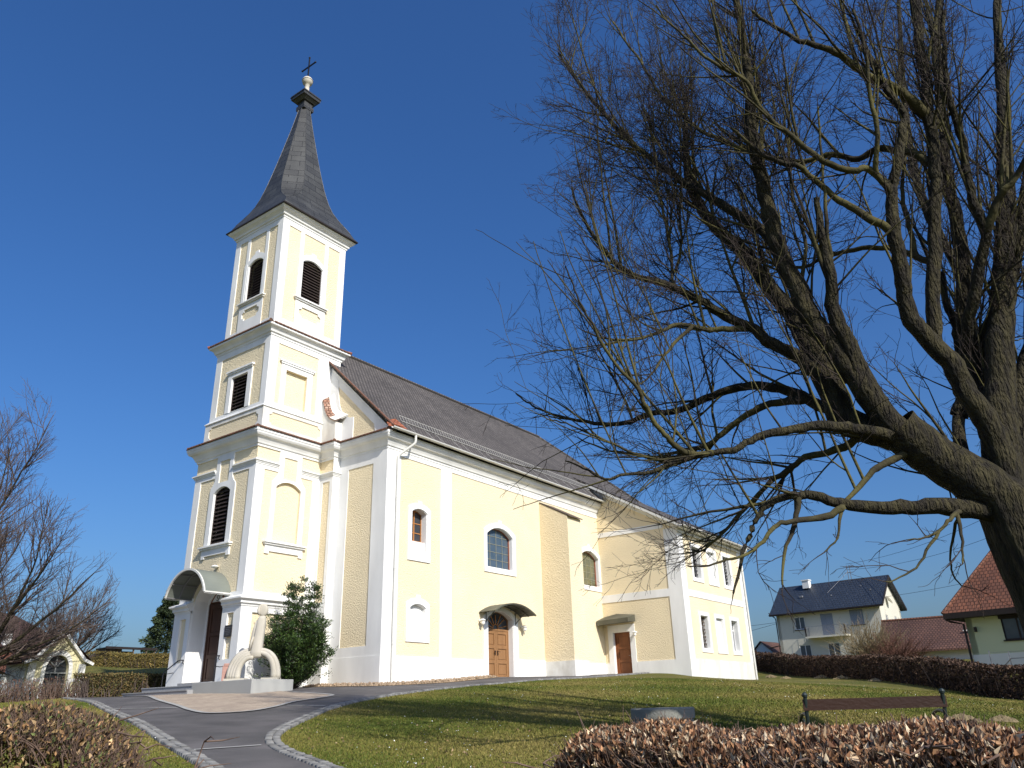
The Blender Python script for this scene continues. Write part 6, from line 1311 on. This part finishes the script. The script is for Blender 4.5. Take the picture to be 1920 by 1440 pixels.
# ================================================================== houses
def house_window(F,u0,u1,z0,z1,root,kind='glass',sill=True,frame='pvc',n=0.0,mull=1,trans=None):
    mb=MB(); t=.06; hs=[];m_=mull
    for k in range(m_+1):
        a=u0+t+(u1-u0-t)*k/(m_+1);b=u0+(u1-u0-t)*(k+1)/(m_+1)
        hs.append(rect(a,b,z0+t,z1-t))
    plate(mb,F,rect(u0,u1,z0,z1),hs,n-.10,n-.04);w_=mb.build('window',frame,root)
    mb=MB(); plate(mb,F,rect(u0,u1,z0,z1),[],n-.13,n-.08 if kind=='glass' else n-.03);mb.build('pane','pane' if kind=='glass' else 'blind',w_)
    if sill: mb=MB(); plate(mb,F,rect(u0-.06,u1+.06,z0-.06,z0-.002),[],n-.1,n+.08);mb.build('sill','darktrim',w_)
def grey_house():
    o=Vector((-3.5,56.8,0));U=Vector((.9948,-.1019,0));N=Vector((-.1019,-.9948,0));Lw=9.8;Dp=5.6;zb=2.0;ze=7.15;zr=9.55
    r=thing('house','grey cream two storey house with dark blue tiled roof and small balcony','house',(1.4,60,2.7))
    F=FR(o,U,N);FSd=FR(o+U*Lw,-N,U)
    wins=[(1.75,2.9,4.95,6.35,'glass'),(5.95+1.1,7.05+1.25,5.0,6.5,'blind')]
    holes=[rect(1.75,2.75,5.25,6.4),rect(4.3,5.45,4.55,6.5),rect(7.05,8.25,5.25,6.6),rect(1.85,2.95,2.75,3.85),rect(4.55,5.65,2.75,3.85)]
    mb=MB(); plate(mb,F,rect(0,Lw-.003,zb,ze),holes,-.3,0); mb.build('wall','render',r)
    sh=[rect(1.2,1.8,4.6,6.0),rect(3.6,4.2,4.6,6.0)]
    mb=MB(); plate(mb,FSd,[(.003,zb),(Dp,zb),(Dp,ze),(Dp/2,zr-.2),(.003,ze)],sh,-.3,0); mb.build('wall','render',r)
    mb=MB(); plate(mb,FR(o-N*Dp,U,N),rect(0,Lw,zb,ze),[],0,.3); plate(mb,FR(o,-N,U),[(0,zb),(Dp,zb),(Dp,ze),(Dp/2,zr-.2),(0,ze)],[],0,.3); mb.build('wall','render',r)
    house_window(F,1.75,2.75,5.25,6.4,r); house_window(F,4.3,5.45,4.55,6.5,r,'blind',False); house_window(F,7.05,8.25,5.25,6.6,r,'blind'); house_window(F,1.85,2.95,2.75,3.85,r); house_window(F,4.55,5.65,2.75,3.85,r)
    for h in sh: house_window(FSd,h[0][0],h[1][0],h[0][1],h[2][1],r)
    # roof
    ov=.55;og=.45
    def R(u,d,z): return o+U*u-N*d+Vector((0,0,z))
    sl=(zr-ze)/(Dp/2);e0=ze-sl*ov+.12;mb=MB()
    a=[R(-og,-ov,e0),R(Lw+og,-ov,e0),R(Lw+og,Dp/2,zr+.12),R(-og,Dp/2,zr+.12),R(Lw+og,Dp+ov,e0),R(-og,Dp+ov,e0)]
    mb.add(a+[p-Vector((0,0,.18)) for p in a],[(0,1,2,3),(3,2,4,5),(7,6,9,8),(8,9,11,10),(0,6,7,1),(1,7,8,2),(2,8,10,4),(0,3,9,6),(3,5,11,9),(5,4,10,11)]); rf=mb.build('roof','bluetile',r)
    mb=MB(); mb.bar(R(Lw+og+.02,-ov,e0-.1),R(Lw+og+.02,Dp/2,zr),.03,.24); mb.bar(R(Lw+og+.02,Dp+ov,e0-.1),R(Lw+og+.02,Dp/2,zr),.03,.24); mb.bar(R(-og,-ov-.08,e0-.08),R(Lw+og,-ov-.08,e0-.08),.12,.12); mb.build('fascia','darktrim',rf)
    mb=MB(); c=R(2.6,Dp/2-.5,zr+.05); mb.obox(c,U,N,(0,0,1),.32,.3,.38); mb.obox(c+Vector((0,0,.4)),U,N,(0,0,1),.38,.36,.05); mb.build('chimney','whitewall',rf)
    mb=MB(); b=R(6.6,Dp/2,zr)
    for du in (0,.25): mb.bar(b+U*du,b+U*du+Vector((0,0,1.45)),.05)
    mb.bar(b-U*.35+Vector((0,0,1.35)),b+U*.6+Vector((0,0,1.35)),.05); mb.bar(b-U*.3+Vector((0,0,.75)),b+U*.55+Vector((0,0,.75)),.05)
    mb.bar(b+U*.1+Vector((0,0,.9)),R(4.9,1.2,ze+1.3),.025); mb.build('roof_mast','greymetal',rf)
    mb=MB()
    for (u,d) in ((5.3,1.0),(7.9,1.8),(8.9,1.2)): mb.obox(R(u,d,e0+(d+ov)*sl+.05),U,N,(0,0,1),.06,.05,.05)
    mb.obox(R(2.3,1.2,e0+(1.2+ov)*sl+.08),U,N,(0,0,1),.16,.12,.08); mb.build('roof_vent','greymetal',rf)
    # balcony
    mb=MB(); plate(mb,F,rect(3.0,6.8,4.35,4.5),[],0,1.0); ba=mb.build('balcony','render',r)
    mb=MB()
    for u in np.arange(3.05,6.8,.13): mb.bar(F(u,4.5,.96),F(u,5.35,.96),.014)
    for n in (.1,.95): mb.bar(F(3.05,5.35,n),F(3.05,4.5,n),.03);mb.bar(F(6.75,5.35,n),F(6.75,4.5,n),.03)
    for n in np.arange(.15,.95,.16): mb.bar(F(3.05,5.35,n),F(3.05,4.5,n),.014);mb.bar(F(6.75,5.35,n),F(6.75,4.5,n),.014)
    mb.bar(F(3.03,5.36,.96),F(6.78,5.36,.96),.035);mb.bar(F(3.05,5.36,0),F(3.05,5.36,.96),.03);mb.bar(F(6.75,5.36,0),F(6.75,5.36,.96),.03); mb.build('railing','greymetal',ba)
    mb=MB(); mb.obox(F(3.06,4.93,.93),U,N,(0,0,1),.05,.05,.42);mb.obox(F(6.74,4.93,.93),U,N,(0,0,1),.05,.05,.42); mb.build('corner_post','darktrim',ba)
    mb=MB(); mb.tube([F(-.45,6.95,.6),F(-.1,6.5,.1),F(-.06,6.3,.06),F(-.06,2.6,.06)],.05,6); mb.build('downpipe','darktrim',r)
    mb=MB(); mb.bar(F(-.02,3.95,.0),F(-1.1,3.75,.3),.6,.05); mb.build('side_canopy','darktrim',r)
    mb=MB()
    for k in range(9): q=FSd(.35+k*.24,3.3,.4); mb.obox(q,N,U,(0,0,1),.07,.02,1.35)
    mb.build('slatted_screen','whitewall',r)
    mb=MB(); c=FSd(2.2,7.35,.25); vs=[];fs=[];k=14
    ax=(U*.35-N*.2+Vector((0,0,.25))).normalized();e1=ax.cross(Vector((0,0,1))).normalized();e2=ax.cross(e1)
    vs=[c-ax*.08]+[c+(e1*math.cos(2*math.pi*j/k)+e2*math.sin(2*math.pi*j/k))*.42+ax*.05 for j in range(k)]
    fs=[(0,1+j,1+(j+1)%k) for j in range(k)]; mb.add(vs,fs); mb.bar(c-ax*.05,c-U*.3,.04); mb.build('satellite_dish','lampwhite',r)
grey_house()
def green_house():
    o=Vector((16.68,25.16,0));U=Vector((.985,-.17,0)).normalized();N=Vector((U.y,-U.x,0));N=Vector((-.17,-.985,0)).normalized();Lw=9;Dp=8;zb=-.4;ze=3.12
    r=thing('house','pale green house with steep red hipped roof and dark framed window','house',(20,28,.3));F=FR(o,U,N);FL2=FR(o,-N,-U)
    hw_=rect(1.62,3.0,1.55,2.75)
    mb=MB(); plate(mb,F,rect(.003,Lw,.95,ze+.1),[hw_],-.3,0); mb.build('wall','greenwall',r)
    mb=MB(); plate(mb,F,rect(.003,Lw,zb,.946),[],-.3,.03); plate(mb,FL2,rect(0,Dp,zb,.946),[],-.3,.02); mb.build('base_wall','mintwall',r)
    mb=MB(); plate(mb,FL2,rect(0,Dp,.95,ze+.1),[],-.3,-.003); plate(mb,FR(o+U*Lw,-N,U),rect(0,Dp,zb,ze),[],-.3,0); plate(mb,FR(o-N*Dp,U,N),rect(0,Lw,zb,ze),[],0,.3); mb.build('wall','greenwall',r)
    house_window(F,1.62,3.0,1.55,2.75,r,frame='darktrim',mull=1); mb=MB(); plate(mb,F,rect(1.55,3.07,2.55,2.8),[],-.08,.05);mb.build('shutter_box','darktrim',r)
    def R(u,d,z): return o+U*u-N*d+Vector((0,0,z))
    ov=.75;e=ze-.12;zr=e+4.6;k=(Dp/2+ov)
    c=[R(-ov,-ov,e),R(Lw+ov,-ov,e),R(Lw+ov,Dp+ov,e),R(-ov,Dp+ov,e),R(-ov+k*.62,Dp/2,zr),R(Lw+ov-k*.62,Dp/2,zr)]
    mb=MB(); mb.add(c,[(0,1,5,4),(1,2,5),(2,3,4,5),(3,0,4)]); rf=mb.build('roof','redtile',r)
    mb=MB(); mb.tube([c[0],c[4]],.09,6); mb.tube([c[4],c[5]],.09,6); mb.build('ridge_tile','redtile',rf)
    mb=MB(); lo=[p-Vector((0,0,.28)) for p in c[:4]]; ins=[R(.0,0,e-.28),R(Lw,0,e-.28),R(Lw,Dp,e-.28),R(0,Dp,e-.28)]; up_=[p-Vector((0,0,.005)) for p in c[:4]]
    mb.add(up_+lo+ins,[(0,4,5,1),(1,5,6,2),(2,6,7,3),(3,7,4,0),(4,8,9,5),(5,9,10,6),(6,10,11,7),(7,11,8,4)]); mb.build('eaves','darktrim',rf)
    mb=MB(); mb.tube([R(-.68,-.7,e-.3),R(-.5,-.55,e-.42),R(-.08,-.1,e-.55),R(-.08,-.1,-.2)],.055,6); mb.build('downpipe','darktrim',r)
    mb=MB(); mb.obox(F(.42,2.15,.1),U,N,(0,0,1),.05,.08,.12); mb.build('wall_lamp','darktrim',r)
green_house()
def barn():
    o=Vector((9.0,44.0,0));U=Vector((.80,-.60,0));N=Vector((-.6,-.8,0));L=9.5;Dp=7
    a=Vector((11.3,38.6,0));r=thing('barn','long low barn with weathered red brown tiled roof between the two houses','barn',(13,40,1));U=Vector((.998,.06,0));N=Vector((.06,-.998,0));L=11;a=Vector((11.4,38.6,0));o=a-U*1.7
    F=FR(o,U,N); mb=MB(); plate(mb,F,rect(0,L,-.3,2.2),[],-.25,0); plate(mb,FR(o+U*L,-N,U),[(0,-.3),(Dp,-.3),(Dp,2.2),(Dp/2,4.2),(0,2.2)],[],-.25,-.003); plate(mb,FR(o,-N,-U),[(0,-.3),(Dp,-.3),(Dp,2.2),(Dp/2,4.2),(0,2.2)],[],-.25,-.003); mb.build('wall','whitewall',r)
    def R(u,d,z): return o+U*u-N*d+Vector((0,0,z))
    mb=MB(); c=[R(-.4,-.5,1.95),R(L+.4,-.5,1.95),R(L+.4,Dp/2,4.25),R(-.4,Dp/2,4.25),R(L+.4,Dp+.5,1.95),R(-.4,Dp+.5,1.95)]; mb.add(c+[p-Vector((0,0,.12)) for p in c],[(0,1,2,3),(3,2,4,5),(7,6,9,8),(8,9,11,10),(0,6,7,1),(1,7,8,2),(2,8,10,4),(0,3,9,6)]); rf=mb.build('roof','barntile',r)
    mb=MB(); mb.tube([c[3],c[2]],.11,6); mb.build('ridge_tile','redtile',rf)
    mb=MB(); mb.obox(R(5.2,1.2,2.95+.15),U,N,(0,0,1),.3,.1,.03); mb.build('roof_light','whitewall',rf)
barn()
def small_house():
    x,y=-8.3,63.0;r=thing('house','tiny white gable with brown roof just beyond the annex corner','house',(x,y,3.4));F=FR((x,y,0),(.99,-.1,0),(-.1,-.99,0))
    mb=MB(); plate(mb,F,[(-.5,2.5),(2.3,2.5),(2.3,3.4),(.75,4.75),(-.5,3.6)],[],-4,0); mb.build('wall','whitewall',r)
    mb=MB(); mb.bar(F(-.9,3.3,.15),F(.75,4.85,.15),.08,.1); mb.add([F(-1.0,3.3,.2),F(.75,4.9,.2),F(.75,4.9,-4.2),F(-1.0,3.3,-4.2)],[(0,1,2,3)]); mb.add([F(2.6,3.2,.2),F(.75,4.9,.2),F(.75,4.9,-4.2),F(2.6,3.2,-4.2)],[(0,3,2,1)]); mb.build('roof','barntile',r)
small_house()
# fence posts and woodpile by the green house
r=thing('wire_fence','thin grey posts and rails of a fence at the foot of the green house','fence',(17.9,23.4,.1))
zz=.0
for k,(x,y) in enumerate(((17.6,23.6),(18.45,23.2),(19.3,22.9))):
    mb=MB(); mb.bar((x,y,-.5),(x-.02,y,1.05 if k==0 else .95),.045); mb.build('post','greymetal',r)
mb=MB(); mb.bar((17.6,23.6,.95),(19.9,22.6,.92),.015); mb.bar((17.75,23.5,.0),(18.5,23.0,.62),.035); mb.bar((18.5,23.0,.62),(19.3,22.7,.62),.035); mb.build('rail','greymetal',r)
# ---- chapel on the left
def chapel():
    x0=-18.7;ya,yb=-4.45,-1.85;z0=-.25;ze=1.82;zr=2.95;ym=(ya+yb)/2;dp=2.4
    r=thing('small_chapel','small pale yellow wayside chapel with pointed arched window and white trim','chapel',(x0-1.2,ym,0));F=FR((x0,0,0),(0,1,0),(1,0,0))
    def pointed(c,hw,za,zs,zt,n=7):
        o=[(c-hw,za),(c+hw,za)]
        for i in range(n+1): t=i/n;o.append((c+hw*math.cos(t*math.pi/2)**.8*(1),zs+(zt-zs)*math.sin(t*math.pi/2)))
        for i in range(n-1,-1,-1): t=i/n;o.append((c-hw*math.cos(t*math.pi/2)**.8,zs+(zt-zs)*math.sin(t*math.pi/2)))
        return o
    w_=pointed(ym,.55,-.1,1.3,2.05)
    mb=MB(); plate(mb,F,[(ya,z0),(yb,z0),(yb,ze),(ym,zr),(ya,ze)],[w_],-.3,0); mb.build('wall','cream',r)
    mb=MB(); mb.box(x0-dp,x0-.3,ya,ya+.25,z0,ze); mb.box(x0-dp,x0-.3,yb-.25,yb,z0,ze); mb.box(x0-dp,x0-dp+.2,ya+.25,yb-.25,z0,ze+.6); mb.build('wall','whitewall',r)
    mb=MB(); fr=pointed(ym,.72,-.1,1.32,2.28); plate(mb,F,fr,[w_],.001,.05); plate(mb,F,rect(ya-.03,ya+.3,z0,ze-.15),[],.001,.05); plate(mb,F,rect(yb-.3,yb+.03,z0,ze-.15),[],.001,.05)
    plate(mb,F,rect(ya+.301,ym-.74,.85,1.0),[],.001,.04); plate(mb,F,rect(ym+.74,yb-.301,.85,1.0),[],.001,.04); mb.build('plaster_trim','white',r)
    mb=MB()
    for s,yy in ((1,ya-.32),(-1,yb+.32)):
        pts=[(x0+.12,yy,1.66),(x0+.12,yy+s*.45,1.86),(x0+.12,ym,3.12)]
        for a,b in zip(pts[:-1],pts[1:]): mb.bar(a,b,.22,.13)
    mb.build('gable_cornice','white',r)
    mb=MB()
    for s,yy in ((1,ya-.35),(-1,yb+.35)):
        c=[(x0+.16,yy,1.72),(x0+.16,ym,3.18),(x0-dp-.1,ym,3.18),(x0-dp-.1,yy,1.72)]; mb.add(c if s==-1 else c[::-1],[(0,1,2,3)]); mb.add([(a,b,c_-.1) for a,b,c_ in (c if s==1 else c[::-1])],[(0,1,2,3)])
    mb.build('roof','barntile',r)
    mb=MB(); plate(mb,F,w_,[],-.28,-.22); wn=mb.build('window','darkglass',r)
    mb=MB(); 
    for u in (-.18,.18): mb.bar(F(ym+u,-.1,-.18),F(ym+u,1.25,-.18),.03)
    mb.bar(F(ym,1.25,-.18),F(ym,2.0,-.18),.05); mb.bar(F(ym,1.5,-.18),F(ym-.38,1.85,-.18),.05); mb.bar(F(ym,1.5,-.18),F(ym+.38,1.85,-.18),.05); mb.bar(F(ym-.55,1.25,-.18),F(ym+.55,1.25,-.18),.06); mb.bar(F(ym-.55,.75,-.18),F(ym+.55,.75,-.18),.03); mb.build('tracery','zinc',wn)
chapel()
mb=MB(); mb.box(-27,-20.6,-4.75,-4.45,-.5,1.15); o_=thing('garden_wall','white garden wall with grey coping running left from the small chapel','wall',(-23,-4.6,0)); mb.build('wall','whitewall',o_)
mb=MB(); mb.box(-27,-20.55,-4.82,-4.38,1.15,1.26); mb.build('coping','zinc',o_)
def red_house():
    r=thing('house','brown red roofed house with a white chimney behind the left tree and chapel','house',(-33,-1,2))
    mb=MB(); mb.box(-38,-30.5,-4.5,2.6,.5,3.3); mb.build('wall','cream',r)
    mb=MB(); c=[(-29.9,-5.1,3.2),(-29.9,3.2,3.2),(-34.2,.6,5.6),(-34.2,-2.6,5.6),(-38.6,-5.1,3.2),(-38.6,3.2,3.2)]; mb.add(c,[(0,1,2,3),(1,5,2),(5,4,3,2),(4,0,3)]); mb.add([(a,b,d-.02) for a,b,d in c],[(0,4,5,1)]); rf=mb.build('roof','darkroof',r)
    mb=MB(); mb.box(-30.6,-30.1,-1.2,-.75,1.6,4.0); mb.build('chimney','whitewall',rf)
    mb=MB(); mb.add([(-27.2,-4.2,1.7),(-27.2,1.6,1.7),(-30.6,1.6,3.3),(-30.6,-4.2,3.3)],[(0,1,2,3)]); mb.add([(-27.2,-4.2,1.65),(-27.2,1.6,1.65),(-30.6,1.6,3.2),(-30.6,-4.2,3.2)],[(3,2,1,0)]); mb.build('porch_roof','redtile',r)
    mb=MB(); mb.box(-30.5,-27.5,-4.0,1.4,.3,1.7); mb.build('porch','redtile',r)
red_house()
def shed():
    r=thing('garden_shed','old grey wooden shed with an open flat roofed lean-to behind the golden hedge','shed',(-47.5,15.5,3.3));z=tz(-47.5,15.5)
    mb=MB(); mb.box(-49,-47.2,13.9,15.3,z-1,4.85); mb.box(-49.2,-48.8,15.3,17.2,z-1,4.7); mb.build('wall','oldwood',r)
    mb=MB(); mb.add([(-46.9,13.7,4.82),(-46.9,18.4,4.92),(-49.6,18.4,5.07),(-49.6,13.7,5.0)],[(0,1,2,3)]); mb.add([(-46.9,13.7,4.74),(-46.9,18.4,4.84),(-49.6,18.4,4.99),(-49.6,13.7,4.92)],[(3,2,1,0)]); mb.box(-47.0,-46.88,13.7,18.4,4.72,4.92); mb.build('roof','darktrim',r)
    for yy in (16.2,17.4,18.2): mb=MB(); mb.box(-47.1,-46.98,yy,yy+.1,z-.5,4.85); mb.build('post','oldwood',r)
shed()
def power():
    def cable(a,b,sag):
        a=np.array(a);b=np.array(b);t=np.linspace(0,1,16)[:,None];p=a+(b-a)*t;p[:,2]-=(sag*4*t*(1-t))[:,0];return p
    A=(2.95,60.6,11.35)
    for k,(a,b,s,lab) in enumerate([((2.9,60.7,11.4),(18,48,12.2),.6,'upper thin power cable running right from the roof mast of the grey house'),((2.9,60.7,10.85),(18,48,10.6),.6,'lower thin power cable running right from the roof mast of the grey house'),
        ((-3.6,56.9,6.1),(-30,62,6.6),.3,'upper thin cable running left from the corner of the grey house'),((-3.6,56.9,6.0),(-30,66,3.6),.3,'lower thin cable slanting down left from the corner of the grey house'),((6.5,57.5,7.6),(22,48,8.3),.3,'thin cable right of the grey house gable, above the barn')]):
        o=tubes('power_cable',[(cable(a,b,s),np.full(16,.018))],'wire',4,origin=a);tag(o,lab,'cable','overhead cables')
power()
